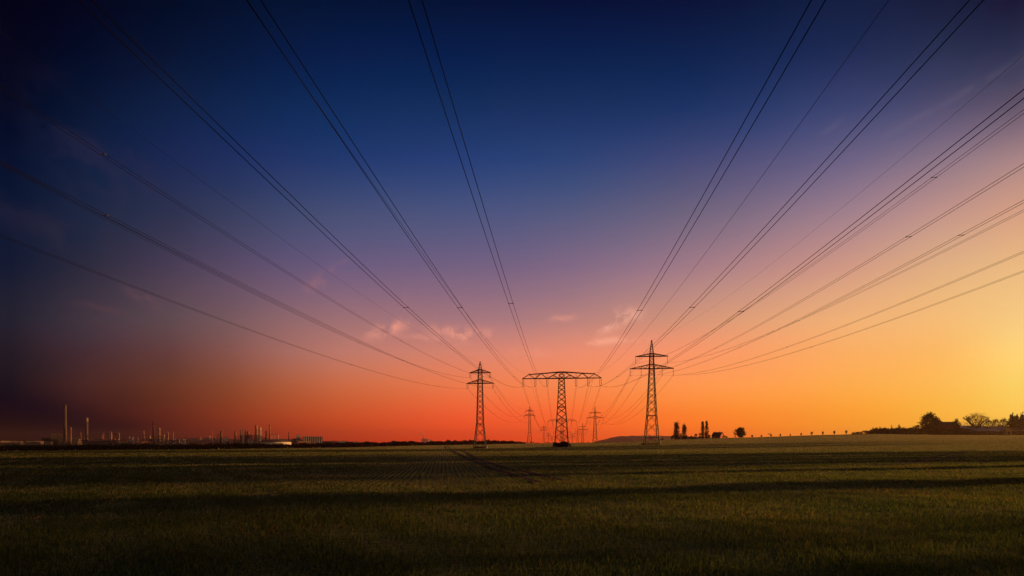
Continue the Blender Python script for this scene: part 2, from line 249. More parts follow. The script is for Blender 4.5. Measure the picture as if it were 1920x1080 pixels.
def kids(o): return [c for c in bpy.data.objects if c.parent == o]
def copy_tree(o, parent=None):
    c = o.copy(); COL.objects.link(c); c.parent = parent
    for ch in KIDS.get(o.name, kids(o)): copy_tree(ch, c)
    return c
KIDS = {}

# ------------------------------------------------------------------ materials
def mat(name, col, rough=0.8, metal=0.0, var=0.25, scale=3.0, bump=0.0, spec=0.3, sheen=0.0, col2=None, detail=4):
    m = bpy.data.materials.new(name); m.use_nodes = True; t = m.node_tree
    b = t.nodes['Principled BSDF']
    co = t.nodes.new('ShaderNodeTexCoord')
    nz = t.nodes.new('ShaderNodeTexNoise'); nz.inputs['Scale'].default_value = scale; nz.inputs['Detail'].default_value = detail
    t.links.new(co.outputs['Object'], nz.inputs['Vector'])
    c2 = col2 or tuple(x * (1 - var) for x in col)
    c1 = tuple(min(1, x * (1 + var * .6)) for x in col)
    o = ramp(t, nz.outputs[0], [(0.3, c2), (0.7, c1)])
    t.links.new(o, b.inputs['Base Color'])
    b.inputs['Roughness'].default_value = rough; b.inputs['Metallic'].default_value = metal
    b.inputs['Specular IOR Level'].default_value = spec
    if sheen: b.inputs['Sheen Weight'].default_value = sheen; b.inputs['Sheen Roughness'].default_value = .5
    if bump:
        bn = t.nodes.new('ShaderNodeBump'); bn.inputs['Strength'].default_value = bump; bn.inputs['Distance'].default_value = .1
        t.links.new(nz.outputs[0], bn.inputs['Height']); t.links.new(bn.outputs[0], b.inputs['Normal'])
    return m

def leafmat(name, a, b_, trans=0.35, scale=0.4, tip=None, gloss=0):
    m = bpy.data.materials.new(name); m.use_nodes = True; t = m.node_tree
    for n in list(t.nodes): t.nodes.remove(n)
    g = t.nodes.new('ShaderNodeNewGeometry')
    nz = t.nodes.new('ShaderNodeTexNoise'); nz.inputs['Scale'].default_value = scale; nz.inputs['Detail'].default_value = 3
    t.links.new(g.outputs['Position'], nz.inputs['Vector'])
    f = mth(t, 'ADD', mth(t, 'MULTIPLY', g.outputs['Random Per Island'], .6), mth(t, 'MULTIPLY', nz.outputs[0], .5), clamp=True)
    c = ramp(t, f, [(0.15, a), (0.85, b_)] + ([(.90, tip), (1.0, tip)] if tip else []))
    d = t.nodes.new('ShaderNodeBsdfDiffuse'); tr = t.nodes.new('ShaderNodeBsdfTranslucent'); mx = t.nodes.new('ShaderNodeMixShader')
    t.links.new(c, d.inputs[0]); t.links.new(c, tr.inputs[0]); mx.inputs[0].default_value = trans
    t.links.new(d.outputs[0], mx.inputs[1]); t.links.new(tr.outputs[0], mx.inputs[2])
    if gloss:
        fr = t.nodes.new('ShaderNodeFresnel'); fr.inputs[0].default_value = 1.45
        gl = t.nodes.new('ShaderNodeBsdfGlossy'); gl.inputs['Roughness'].default_value = .42; gl.inputs['Color'].default_value = (gloss, gloss, gloss, 1)
        m2 = t.nodes.new('ShaderNodeMixShader'); t.links.new(fr.outputs[0], m2.inputs[0]); t.links.new(mx.outputs[0], m2.inputs[1]); t.links.new(gl.outputs[0], m2.inputs[2]); mx = m2
    o = t.nodes.new('ShaderNodeOutputMaterial'); t.links.new(mx.outputs[0], o.inputs[0])
    return m

M = dict(
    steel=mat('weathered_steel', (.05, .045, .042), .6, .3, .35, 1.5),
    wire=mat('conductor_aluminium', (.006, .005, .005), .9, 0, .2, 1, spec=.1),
    insul=mat('insulator_porcelain', (.07, .045, .035), .35, 0, .2, 4, spec=.5),
    conc=mat('concrete', (.30, .28, .26), .9, 0, .25, .6),
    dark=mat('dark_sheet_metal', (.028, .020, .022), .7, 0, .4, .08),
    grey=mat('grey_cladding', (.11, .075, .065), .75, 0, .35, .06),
    pale=mat('pale_cladding', (.50, .46, .40), .7, 0, .3, .05),
    cream=mat('cream_cladding', (.75, .66, .50), .7, 0, .25, .05),
    stack=mat('dimmed_stack_concrete', (.09, .06, .05), .85, 0, .25, .08),  # concrete made darker than its own tone, for weaker light at far left
    rust=mat('rusty_process_steel', (.42, .17, .09), .7, .1, .5, .15),
    silver=mat('insulated_steel_jacket', (.72, .50, .34), .5, .1, .3, .12),
    sheen_roof=mat('glossy_sheet_roof', (.65, .55, .38), .3, .6, .2, .05),
    ochre=mat('ochre_roofing', (.75, .46, .13), .8, 0, .2, .05),
    dim=mat('dimmed_cladding', (.22, .15, .11), .8, 0, .35, .05),  # shade put into the colour: cladding darkened for the dim far left
    brick=mat('red_brick', (.75, .17, .09), .9, 0, .25, 1.2),
    tile=mat('roof_tile', (.06, .035, .03), .85, 0, .3, 1.5, bump=.3),
    window=mat('window_glass', (.02, .022, .03), .15, 0, .1, 1, spec=.6),
    bark=mat('bark', (.05, .038, .028), .95, 0, .4, 2, bump=.4),
    wood=mat('painted_board', (.25, .22, .2), .8, 0, .2, 2),
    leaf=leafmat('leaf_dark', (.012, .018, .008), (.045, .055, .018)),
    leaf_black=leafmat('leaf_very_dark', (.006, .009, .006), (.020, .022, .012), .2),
    leaf_brown=leafmat('leaf_brown', (.045, .026, .011), (.19, .10, .034), .5),
    leaf_orange=leafmat('twig_orange', (.07, .035, .015), (.20, .10, .035)),
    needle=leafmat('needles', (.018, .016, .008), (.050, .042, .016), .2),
    blade=leafmat('wheat_blade', (.018, .066, .018), (.125, .132, .026), .90, .25, (.32, .14, .05)),
    straw=leafmat('straw', (.20, .10, .05), (.38, .18, .09), .2, 3),
)

# ------------------------------------------------------------------ terrain
TP = [-1500, -400, 0, 330, 600, 830, 960, 1050, 1150, 1240, 1400, 1560, 1640, 1750, 1920, 2400, 4000]
TY = [30, 100, 250, 460, 620, 1000, 1500, 3000]
TZ = [
 [0, -.2, -2.6, -6.5, -7, -9, -12, -14],
 [0, -.2, -2.5, -6.2, -7, -9, -12, -14],
 [0, -.2, -2.4, -5.9, -7, -9, -12, -14],
 [0, -.15, -1.95, -4.5, -6, -9, -12, -14],
 [0, -.1, -1.5, -2.7, -4.5, -8, -12, -14],
 [0, 0, -1.2, -.4, -2.5, -8, -12, -14],
 [0, 0, -.75, .75, .2, -7, -12, -14],
 [0, 0, 0, 1.45, -2, -7, -12, -14],
 [0, .05, .4, 2.0, -4, -9, -12, -14],
 [0, .1, .85, 4.2, -1, -8, -12, -14],
 [0, .15, 1.6, 6.3, 5, -2, -8, -12],
 [0, .2, 2.4, 8.6, 8, 2, -5, -10],
 [0, .25, 2.7, 9.5, 9, 4, -2, -8],
 [0, .3, 2.9, 8.5, 9, 6, 2, -6],
 [0, .3, 2.9, 8.3, 9, 6, 2, -6],
 [0, .3, 2.6, 8.0, 9, 6, 2, -6],
 [0, .2, 2.0, 6.0, 7, 5, 2, -6]]
_TU = (np.array(TP, float) - 960) / 1000; _TY = np.array(TY, float); _TZ = np.array(TZ, float)
def ground(X, Y):
    X = np.asarray(X, float); Y = np.asarray(Y, float)
    Yc = np.maximum(Y, 30.0)
    u = np.clip(X / Yc, _TU[0] + 1e-6, _TU[-1] - 1e-6); y = np.clip(Yc, 30, 2999.9)
    i = np.clip(np.searchsorted(_TU, u) - 1, 0, len(_TU) - 2); j = np.clip(np.searchsorted(_TY, y) - 1, 0, len(_TY) - 2)
    a = (u - _TU[i]) / (_TU[i + 1] - _TU[i]); b = (y - _TY[j]) / (_TY[j + 1] - _TY[j])
    a = a * a * (3 - 2 * a) * .5 + a * .5
    z = (_TZ[i, j] * (1 - a) + _TZ[i + 1, j] * a) * (1 - b) + (_TZ[i, j + 1] * (1 - a) + _TZ[i + 1, j + 1] * a) * b
    ro = .035 * np.sin(X * .61 + 1.3 * np.sin(Y * .23)) * np.sin(Y * .47 + X * .13) + .03 * np.sin(X * .21 + 2) * np.sin(Y * .17 + .8 * np.sin(X * .1))
    return z + ro * np.clip(1.2 - Y / 150, 0, 1)
def gz(x, y): return float(ground(x, y))
def onground(px, Y): 
    x = (px - 960) * Y / FPX
    return (x, Y, gz(x, Y))

def ground_mat():
    m = bpy.data.materials.new('wheat_field'); m.use_nodes = True; t = m.node_tree
    b = t.nodes['Principled BSDF']
    g = t.nodes.new('ShaderNodeNewGeometry')
    def noise(s, d=4, vec=None, r=.5):
        n = t.nodes.new('ShaderNodeTexNoise'); n.inputs['Scale'].default_value = s; n.inputs['Detail'].default_value = d; n.inputs['Roughness'].default_value = r
        t.links.new(vec or g.outputs['Position'], n.inputs['Vector']); return n.outputs[0]
    n1 = noise(9, 5); n2 = noise(.35, 3); n3 = noise(.03, 3)
    # drill rows run towards a point left of the pylons
    mp = t.nodes.new('ShaderNodeMapping'); mp.inputs['Rotation'].default_value = (0, 0, -math.atan(.132))
    t.links.new(g.outputs['Position'], mp.inputs[0])
    sp = t.nodes.new('ShaderNodeSeparateXYZ'); t.links.new(mp.outputs[0], sp.inputs[0])
    w = mth(t, 'SINE', mth(t, 'MULTIPLY', sp.outputs[0], 2 * math.pi / .27))
    w = mth(t, 'MULTIPLY_ADD', w, .5, .5)
    sp2 = t.nodes.new('ShaderNodeSeparateXYZ'); t.links.new(g.outputs['Position'], sp2.inputs[0])
    far = t.nodes.new('ShaderNodeMapRange'); far.inputs[1].default_value = 20; far.inputs[2].default_value = 24; far.clamp = True
    t.links.new(sp2.outputs[1], far.inputs[0])
    rows = mth(t, 'MULTIPLY', w, far.outputs[0])
    f = mth(t, 'ADD', mth(t, 'MULTIPLY', n1, .7), mth(t, 'MULTIPLY', n2, .45))
    f = mth(t, 'ADD', f, mth(t, 'MULTIPLY', rows, -.30))
    c = ramp(t, f, [(.30, (.026, .017, .010)), (.5, (.045, .055, .014)), (.72, (.085, .098, .022))])
    c = mixc(t, mth(t, 'MULTIPLY', n3, .5), c, (.11, .105, .028))
    t.links.new(c, b.inputs['Base Color'])
    b.inputs['Roughness'].default_value = .95; b.inputs['Specular IOR Level'].default_value = .1
    b.inputs['Sheen Weight'].default_value = .6; b.inputs['Sheen Roughness'].default_value = .45
    b.inputs['Sheen Tint'].default_value = (.6, .5, .2, 1)
    hb = mth(t, 'ADD', n1, mth(t, 'MULTIPLY', rows, -.35))
    bn = t.nodes.new('ShaderNodeBump'); bn.inputs['Strength'].default_value = 1.0; bn.inputs['Distance'].default_value = .12
    t.links.new(hb, bn.inputs['Height']); t.links.new(bn.outputs[0], b.inputs['Normal'])
    return m
def axis(a, b, n, k):
    s = np.linspace(-1 if a < 0 else 0, 1, n); v = np.sinh(s * k) / np.sinh(k)
    return np.where(v < 0, -v * a, v * b)
gx = axis(-5500, 5500, 301, 6.2); gy = np.concatenate([np.linspace(-400, 0, 12)[:-1], axis(0, 5600, 260, 5.6)])
GX, GY = np.meshgrid(gx, gy); GZ = ground(GX, GY)
nx, ny = len(gx), len(gy)
V = np.stack([GX.ravel(), GY.ravel(), GZ.ravel()], 1)
idx = np.arange(nx * ny).reshape(ny, nx)
Q = np.stack([idx[:-1, :-1], idx[:-1, 1:], idx[1:, 1:], idx[1:, :-1]], -1).reshape(-1, 4)
def fast_mesh(name, V, Q, m, smooth=False, parent=None):
    me = bpy.data.meshes.new(name); k = Q.shape[1]
    me.vertices.add(len(V)); me.vertices.foreach_set('co', np.ascontiguousarray(V, np.float32).ravel())
    me.loops.add(Q.size); me.loops.foreach_set('vertex_index', np.ascontiguousarray(Q, np.int32).ravel())
    me.polygons.add(len(Q)); me.polygons.foreach_set('loop_start', np.arange(0, Q.size, k, dtype=np.int32))
    me.polygons.foreach_set('loop_total', np.full(len(Q), k, np.int32))
    if smooth: me.polygons.foreach_set('use_smooth', np.ones(len(Q), bool))
    me.materials.append(m); me.update(calc_edges=True); me.validate()
    o = bpy.data.objects.new(name, me); COL.objects.link(o)
    if parent: o.parent = parent
    return o
field = tag(fast_mesh('field', V, Q, ground_mat(), True), kind='structure')

# wheel tracks of the tractor: bare strips of soil on the field
soil = mat('bare_soil', (.045, .020, .011), .95, 0, .35, 6, bump=.6, spec=.1)
def track(pts, w, name='wheel_track'):
    P = np.array(pts, float); n = 90
    d = np.concatenate([[0], np.cumsum(np.hypot(*np.diff(P, axis=0).T))]); s = d[-1] * (np.linspace(0, 1, n) ** 1.6)
    x = np.interp(s, d, P[:, 0]); y = np.interp(s, d, P[:, 1])
    for _ in range(4): x[1:-1] = (x[:-2] + x[2:] + 2 * x[1:-1]) / 4; y[1:-1] = (y[:-2] + y[2:] + 2 * y[1:-1]) / 4
    tx, ty = np.gradient(x), np.gradient(y); L = np.hypot(tx, ty); nx_, ny_ = -ty / L, tx / L
    ww = w / 2 * (1 + .15 * np.sin(s * 1.7))
    A = np.stack([x + nx_ * ww, y + ny_ * ww], 1); B = np.stack([x - nx_ * ww, y - ny_ * ww], 1)
    V = [(a[0], a[1], gz(*a) + .035) for a in A] + [(b[0], b[1], gz(*b) + .035) for b in B]
    o = mesh_obj(name, V, [(i, i + 1, n + i + 1, n + i) for i in range(n - 1)], soil, smooth=True)
    tag(o, kind='structure'); return np.stack([x, y], 1)
def gpx(px, py, z=0.0):
    Y = (EYE - z) * FPX / (py - HZ); return ((px - 960) * Y / FPX, Y)
TRK = []
TRK.append((track([gpx(1010, 906), gpx(985, 897), gpx(933, 882), gpx(885, 863), (-10, 94), (-31, 250), (-55, 440)], .42), .32))
TRK.append((track([gpx(1060, 901), gpx(1030, 896), gpx(950, 878), gpx(893, 860.5), (-8, 94), (-29, 250), (-53, 440)], .42), .32))
# the curving pair on the right
def gp2(px, py):
    Y = 20.0
    for _ in range(60):
        x = (px - 960) * Y / FPX; Y = Y * .5 + .5 * (EYE - gz(x, Y)) * FPX / (py - HZ)
    return ((px - 960) * Y / FPX, Y)
TRK.append((track([gp2(1637, 874), gp2(1700, 870), gp2(1760, 862.5), gp2(1793, 855), gp2(1808, 849)], .65), .45))
TRK.append((track([gp2(1680, 867), gp2(1725, 862.5), gp2(1760, 855.5), gp2(1785, 849), gp2(1830, 843)], .65), .45))

# ------------------------------------------------------------------ young wheat: real blades, coarser with distance
def make_grass():
    Vs = []; Qs = []; n0 = 0
    bands = [(5.5, 8), (8, 12), (12, 18), (18, 27), (27, 40), (40, 60), (60, 90), (90, 140), (140, 210), (210, 320), (320, 455)]
    for y0, y1 in bands:
        ym = math.sqrt(y0 * y1); w = max(.007, .0007 * ym); h = .075 if y1 < 60 else .08
        dens = 3.0 * 1.7 / (ym * w * h) if y1 < 140 else 2.2 * 1.7 / (ym * w * h)
        area = (y1 ** 2 - y0 ** 2) / 2 * 2.10; n = int(min(area * dens, 110000))
        y = np.sqrt(rng.uniform(y0 ** 2, y1 ** 2, n)); x = y * rng.uniform(-1.04, 1.06, n)
        keep = np.ones(n, bool)
        if 18 <= y0 < 200:      # drilled rows
            c = 1 / math.sqrt(1 + .132 ** 2)
            s = (x + .132 * y) * c; sp = .27
            off = s - np.round(s / sp) * sp
            rowed = (y > 21.5 + 1.2 * np.sin(x * .4))
            s2 = s - off * (.80 * rowed); x = x + (s2 - s) / c
        patch = np.sin(x * .9 + np.sin(y * .7) * 2) * np.sin(y * 1.1 + np.sin(x * .5) * 2) + np.sin(x * 2.7 + y * 1.9) * .6
        keep &= rng.uniform(-1.8, 1.6, n) < patch + 1.1
        for T, hw in TRK:
            if y1 < T[:, 1].min() or y0 > T[:, 1].max(): continue
            o = np.argsort(T[:, 1]); xt = np.interp(y, T[o, 1], T[o, 0])
            keep &= ~((np.abs(x - xt) < hw) & (y > T[:, 1].min()) & (y < T[:, 1].max()))
        x, y = x[keep], y[keep]; n = len(x)
        z = ground(x, y)
        a = rng.uniform(0, 2 * math.pi, n); lean = rng.uniform(.1, 1.0, n) * h; la = rng.uniform(0, 2 * math.pi, n)
        hh = h * (rng.uniform(.45, 1.25, n) + (rng.uniform(0, 1, n) > .94) * .7); ww = w * rng.uniform(.6, 1.4, n) / 2
        dx, dy = np.cos(a) * ww, np.sin(a) * ww; lx, ly = np.cos(la) * lean, np.sin(la) * lean
        if y0 < 60:
            P = np.stack([np.stack([x - dx, y - dy, z - .01], 1), np.stack([x + dx, y + dy, z - .01], 1),
                          np.stack([x + dx * .8 + lx * .35, y + dy * .8 + ly * .35, z + hh * .6], 1), np.stack([x - dx * .8 + lx * .35, y - dy * .8 + ly * .35, z + hh * .6], 1),
                          np.stack([x + lx + dx * .15, y + ly + dy * .15, z + hh], 1), np.stack([x + lx - dx * .15, y + ly - dy * .15, z + hh], 1)], 1)
            b = n0 + np.arange(n)[:, None] * 6
            Qs.append(b + np.array([0, 1, 2, 3])); Qs.append(b + np.array([3, 2, 4, 5])); n0 += 6 * n
        else:
            P = np.stack([np.stack([x - dx, y - dy, z - .02], 1), np.stack([x + dx, y + dy, z - .02], 1),
                          np.stack([x + dx * .7 + lx * .5, y + dy * .7 + ly * .5, z + hh], 1), np.stack([x - dx * .7 + lx * .5, y - dy * .7 + ly * .5, z + hh * .8], 1)], 1)
            b = n0 + np.arange(n)[:, None] * 4
            Qs.append(b + np.array([0, 1, 2, 3])); n0 += 4 * n
        Vs.append(P.reshape(-1, 3))
    o = fast_mesh('young_wheat', np.concatenate(Vs), np.concatenate(Qs), M['blade'])
    tag(o, 'short green and brown wheat shoots covering the whole field', 'grass', kind='stuff')
make_grass()
# loose straw and dead stalks lying among the shoots
def make_straw():
    mb = MB()
    for k in range(420):
        y = math.sqrt(random.uniform(6 ** 2, 34 ** 2)); x = y * random.uniform(-1, 1)
        if random.random() < .25: x = random.gauss(-.0, .25) * y * .5
        L = random.uniform(.05, .28); a = random.uniform(0, math.pi); z = gz(x, y) + random.uniform(.03, .1)
        p = Vector((x, y, z)); q = p + Vector((math.cos(a) * L, math.sin(a) * L, random.uniform(-.02, .07)))
        mb.bar(p, q, (.005 + .00022 * y), .003)
    tag(mb.build('straw_litter', M['straw']), 'loose reddish straw scattered over the near ground', 'straw', kind='stuff')
make_straw()

# ------------------------------------------------------------------ lattice pylons
LINE_YAW = -math.atan2(31.5, 370.0)
def width_at(prof, z):
    zs = [p[0] for p in prof]; ws = [p[1] for p in prof]; return float(np.interp(z, zs, ws))
def mast_parts(root, prof, z0, z1, leg_w, br_w, k=.95, horiz=()):
    """four legs and the crossed bracing between them"""
    zs = [z0]
    while zs[-1] < z1 - .2:
        zs.append(zs[-1] + max(1.0, width_at(prof, zs[-1]) * k))
    sc = (z1 - z0) / (zs[-1] - z0); zs = [z0 + (z - z0) * sc for z in zs]
    kn = [z0] + [p[0] for p in prof if z0 < p[0] < z1] + [z1]
    for cx, cy_ in ((-1, -1), (1, -1), (1, 1), (-1, 1)):
        mb = MB()
        for a, b in zip(kn[:-1], kn[1:]):
            wa, wb = width_at(prof, a) / 2, width_at(prof, b) / 2
            mb.bar((cx * wa, cy_ * wa, a), (cx * wb, cy_ * wb, b), leg_w * (1 if a < z1 * .6 else .85))
        mb.build('leg', M['steel'], root)
    mb = MB()
    for a, b in zip(zs[:-1], zs[1:]):
        wa, wb = width_at(prof, a) / 2, width_at(prof, b) / 2
        ca = [(-wa, -wa), (wa, -wa), (wa, wa), (-wa, wa)]; cb = [(-wb, -wb), (wb, -wb), (wb, wb), (-wb, wb)]
        for i in range(4):
            j = (i + 1) % 4
            mb.bar((*ca[i], a), (*cb[j], b), br_w); mb.bar((*ca[j], a), (*cb[i], b), br_w)
    for z in horiz:
        w = width_at(prof, z) / 2; c = [(-w, -w), (w, -w), (w, w), (-w, w)]
        for i in range(4): mb.bar((*c[i], z), (*c[(i + 1) % 4], z), br_w * 1.3)
        mb.bar((*c[0], z), (*c[2], z), br_w); mb.bar((*c[1], z), (*c[3], z), br_w)
    mb.build('bracing', M['steel'], root)

def insulator(parent, x, z, length, twin=0.0, y=0.0):
    def string(xx):
        mb = MB(); prof = []; n = 14
        prof.append((.05, 0))
        for k in range(n):
            zz = -.25 - (length - .45) * k / n; st = (length - .45) / n
            prof += [(.05, zz), (.15, zz - st * .3), (.05, zz - st * .75)]
        prof.append((.05, -length))
        mb.lathe(prof[::-1], 7, (xx, y, z)); return mb
    if twin:
        string(x - twin / 2).build('insulator', M['insul'], parent); string(x + twin / 2).build('insulator', M['insul'], parent)
        mb = MB(); mb.box((x, y, z - length - .06), (twin + .2, .12, .14)); mb.build('yoke', M['steel'], parent)
    else:
        string(x).build('insulator', M['insul'], parent)
        mb = MB(); mb.bar((x - .28, y, z - length - .1), (x, y, z - length + .1), .09); mb.bar((x + .28, y, z - length - .1), (x, y, z - length + .1), .09)
        mb.bar((x - .28, y, z - length - .1), (x + .28, y, z - length - .1), .08); mb.build('yoke', M['steel'], parent)

def step_arm(root, prof, z, zt, half, ins, length, twin, bw, post=None):
    """pointed crossarm: level lower chords, upper chords falling from the mast to the tips"""
    mb = MB()
    wb, wt = width_at(prof, z) / 2, width_at(prof, zt) / 2
    for s in (-1, 1):
        tip = [(s * half, -.22, z), (s * half, .22, z)]
        for q, yy in enumerate((-1, 1)):
            mb.bar((s * wb, yy * wb, z), tip[q], bw * 1.25); mb.bar((s * wt, yy * wt, zt), (s * (half - .1), yy * .2, z + .1), bw * 1.1)
            n = 4 if half > 8 else 3
            for k in range(1, n + 1):
                f = k / (n + .6); f0 = (k - 1) / (n + .6); fm = (f + f0) / 2
                lo = lambda t: (s * (wb + (half - wb) * t), yy * (wb + (.22 - wb) * t), z)
                up = lambda t: (s * (wt + (half - wt) * t), yy * (wt + (.22 - wt) * t), zt + (z - zt) * t)
                mb.bar(lo(f0), up(fm), bw * .7); mb.bar(up(fm), lo(f), bw * .7)
        n = 6
        for k in range(n):
            t = k / n; t2 = (k + 1) / n; y1 = wb + (.22 - wb) * t; y2 = wb + (.22 - wb) * t2
            x1 = s * (wb + (half - wb) * t); x2 = s * (wb + (half - wb) * t2)
            sg = 1 if k % 2 else -1
            mb.bar((x1, -y1 * sg, z), (x2, y2 * sg, z), bw * .6)
        mb.box((s * half, 0, z), (.35, .6, .25))
        if post:
            t = (post - wb) / (half - wb); zz = zt + (z - zt) * t
            mb.bar((s * post, 0, z - .1), (s * post, 0, zz + .1), bw); mb.box((s * post, 0, z), (.3, 2 * (wb + (.22 - wb) * t), .2))
    for yy in (-1, 1): mb.bar((-wb, yy * wb, z), (wb, yy * wb, z), bw * 1.3); mb.bar((-wt, yy * wt, zt), (wt, yy * wt, zt), bw * 1.2)
    arm = mb.build('crossarm', M['steel'], root)
    for x in ins: insulator(arm, x, z - .1, length - .1, twin)
    return arm

def footings(root, w):
    for cx, cy_ in ((-1, -1), (1, -1), (1, 1), (-1, 1)):
        mb = MB(); mb.lathe([(.55, -1.0), (.5, .22), (.42, .3)], 10, (cx * w, cy_ * w, 0)); mb.build('footing', M['conc'], root)

def pylon_flat():
    root = empty('lattice_pylon', (0, 0, 0))
    prof = [(0, 5.5), (5, 4.75), (15.9, 3.2), (27.4, 2.1), (29.9, 2.0)]
    mast_parts(root, prof, 0, 29.9, .27, .15, 0.72, (15.9, 27.4))
    mb = MB(); Z0 = 27.4
    for yy in (-1, 1):
        def P(x, z):
            d = .35 + (1.03 - .35) * max(0, 1 - (abs(x) - 1) / 14.7) if abs(x) > 1 else 1.03
            return (x, yy * d, z)
        for s in (-1, 1):
            n_ = [(15.7, Z0), (13.0, 29.05), (10.65, Z0), (8.2, 29.35), (5.75, Z0), (1.03, 29.9)]
            for a, b in zip(n_[:-1], n_[1:]): mb.bar(P(s * a[0], a[1]), P(s * b[0], b[1]), .17)
            mb.bar(P(s * 13, 29.05), P(s * 8.2, 29.35), .25); mb.bar(P(s * 8.2, 29.35), P(s * 1.03, 29.9), .25)
            mb.bar(P(s * 15.7, Z0), P(s * 1.03, Z0), .26)
            mb.bar(P(s * 3.4, 28.6), P(s * 1.03, Z0), .15); mb.bar(P(s * 3.4, 28.6), P(s * 3.4, Z0), .1)
            mb.bar(P(s * 5.75, Z0), P(s * 5.75, 29.55), .08)
        mb.bar(P(-1.03, Z0), P(1.03, Z0), .3); mb.bar(P(-1.03, 29.9), P(1.03, 29.9), .25)
    for s in (-1, 1):
        for x, z in ((15.7, Z0), (13, 29.05), (10.65, Z0), (8.2, 29.35), (5.75, Z0)):
            d = .35 + .68 * (1 - (x - 1) / 14.7); mb.bar((s * x, -d, z), (s * x, d, z), .16)
        xs = [1.03, 3.4, 5.75, 8.2, 10.65, 13.2, 15.7]
        for i in range(6):
            d1 = .35 + .68 * (1 - (xs[i] - 1) / 14.7); d2 = .35 + .68 * (1 - (xs[i + 1] - 1) / 14.7); sg = 1 if i % 2 else -1
            mb.bar((s * xs[i], -d1 * sg, Z0), (s * xs[i + 1], d2 * sg, Z0), .1)
        mb.bar((s * 13, 0, 29.0), (s * 13.1, 0, 29.6), .2)
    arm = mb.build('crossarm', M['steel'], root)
    for x in (-15.4, -10.55, -5.75, 5.75, 10.55, 15.4): insulator(arm, x, Z0 - .1, 2.85, .62)
    footings(root, 2.75)
    return root, {'L3': (-15.4, 24.35), 'L2': (-10.55, 24.35), 'L1': (-5.75, 24.35), 'R1': (5.75, 24.35), 'R2': (10.55, 24.35), 'R3': (15.4, 24.35), 'EL': (-13.05, 29.6), 'ER': (13.05, 29.6)}
def pylon_small():
    root = empty('lattice_pylon', (0, 0, 0))
    prof = [(0, 5.6), (11.6, 3.15), (30.9, 2.1), (35.9, 1.7), (37.5, 1.5), (41.3, .25)]
    mast_parts(root, prof, 0, 37.5, .26, .14, .95, (11.6, 30.9, 35.9))
    mb = MB()
    for cx, cy_ in ((-1, -1), (1, -1), (1, 1), (-1, 1)): mb.bar((cx * .75, cy_ * .75, 37.5), (cx * .1, cy_ * .1, 41.3), .17)
    for z0_, z1_ in ((37.5, 38.9), (38.9, 40.2)):
        for a, b in ((0, 1), (1, 0)):
            for yy in (-1, 1):
                w0, w1 = width_at(prof, z0_) / 2, width_at(prof, z1_) / 2
                mb.bar((w0 * (1 - 2 * a), yy * w0, z0_), (w1 * (1 - 2 * b), yy * w1, z1_), .1)
    mb.build('peak', M['steel'], root)
    step_arm(root, prof, 30.9, 32.55, 6.4, (-6.1, 6.1), 2.2, .6, .2)
    step_arm(root, prof, 35.93, 37.45, 5.05, (-4.75, 4.75), 2.2, .6, .2)
    footings(root, 2.8)
    return root, {'LL': (-6.1, 28.6), 'LR': (6.1, 28.6), 'UL': (-4.75, 33.65), 'UR': (4.75, 33.65), 'E': (0, 41.3)}
def pylon_big():
    root = empty('lattice_pylon', (0, 0, 0))
    prof = [(0, 6.6), (3.2, 5.9), (13.7, 4.1), (35.5, 2.1), (42.5, 1.6), (48.8, .25)]
    mast_parts(root, prof, 0, 42.5, .28, .15, .88, (3.4, 13.7, 35.5, 41.2))
    mb = MB()
    for cx, cy_ in ((-1, -1), (1, -1), (1, 1), (-1, 1)): mb.bar((cx * .8, cy_ * .8, 42.5), (cx * .1, cy_ * .1, 48.8), .2)
    zz = [42.5, 43.9, 45.2, 46.3, 47.2]
    for z0_, z1_ in zip(zz[:-1], zz[1:]):
        for s in (-1, 1):
            for yy in (-1, 1):
                w0, w1 = width_at(prof, z0_) / 2, width_at(prof, z1_) / 2; mb.bar((s * w0, yy * w0, z0_), (-s * w1, yy * w1, z1_), .1)
    mb.build('peak', M['steel'], root)
    step_arm(root, prof, 35.5, 37.5, 9.9, (-9.85, -4.78, 4.78, 9.85), 3.0, 0, .2, post=4.78)
    step_arm(root, prof, 41.2, 42.5, 7.35, (-7.3, 7.3), 3.0, 0, .2)
    footings(root, 3.3)
    return root, {'LL': (-9.85, 32.4), 'L2': (-4.78, 32.4), 'L3': (4.78, 32.4), 'L4': (9.85, 32.4), 'UL': (-7.3, 38.1), 'UR': (7.3, 38.1), 'E': (0, 48.8)}

kinds = {'T': pylon_flat(), 'L': pylon_small(), 'R': pylon_big()}
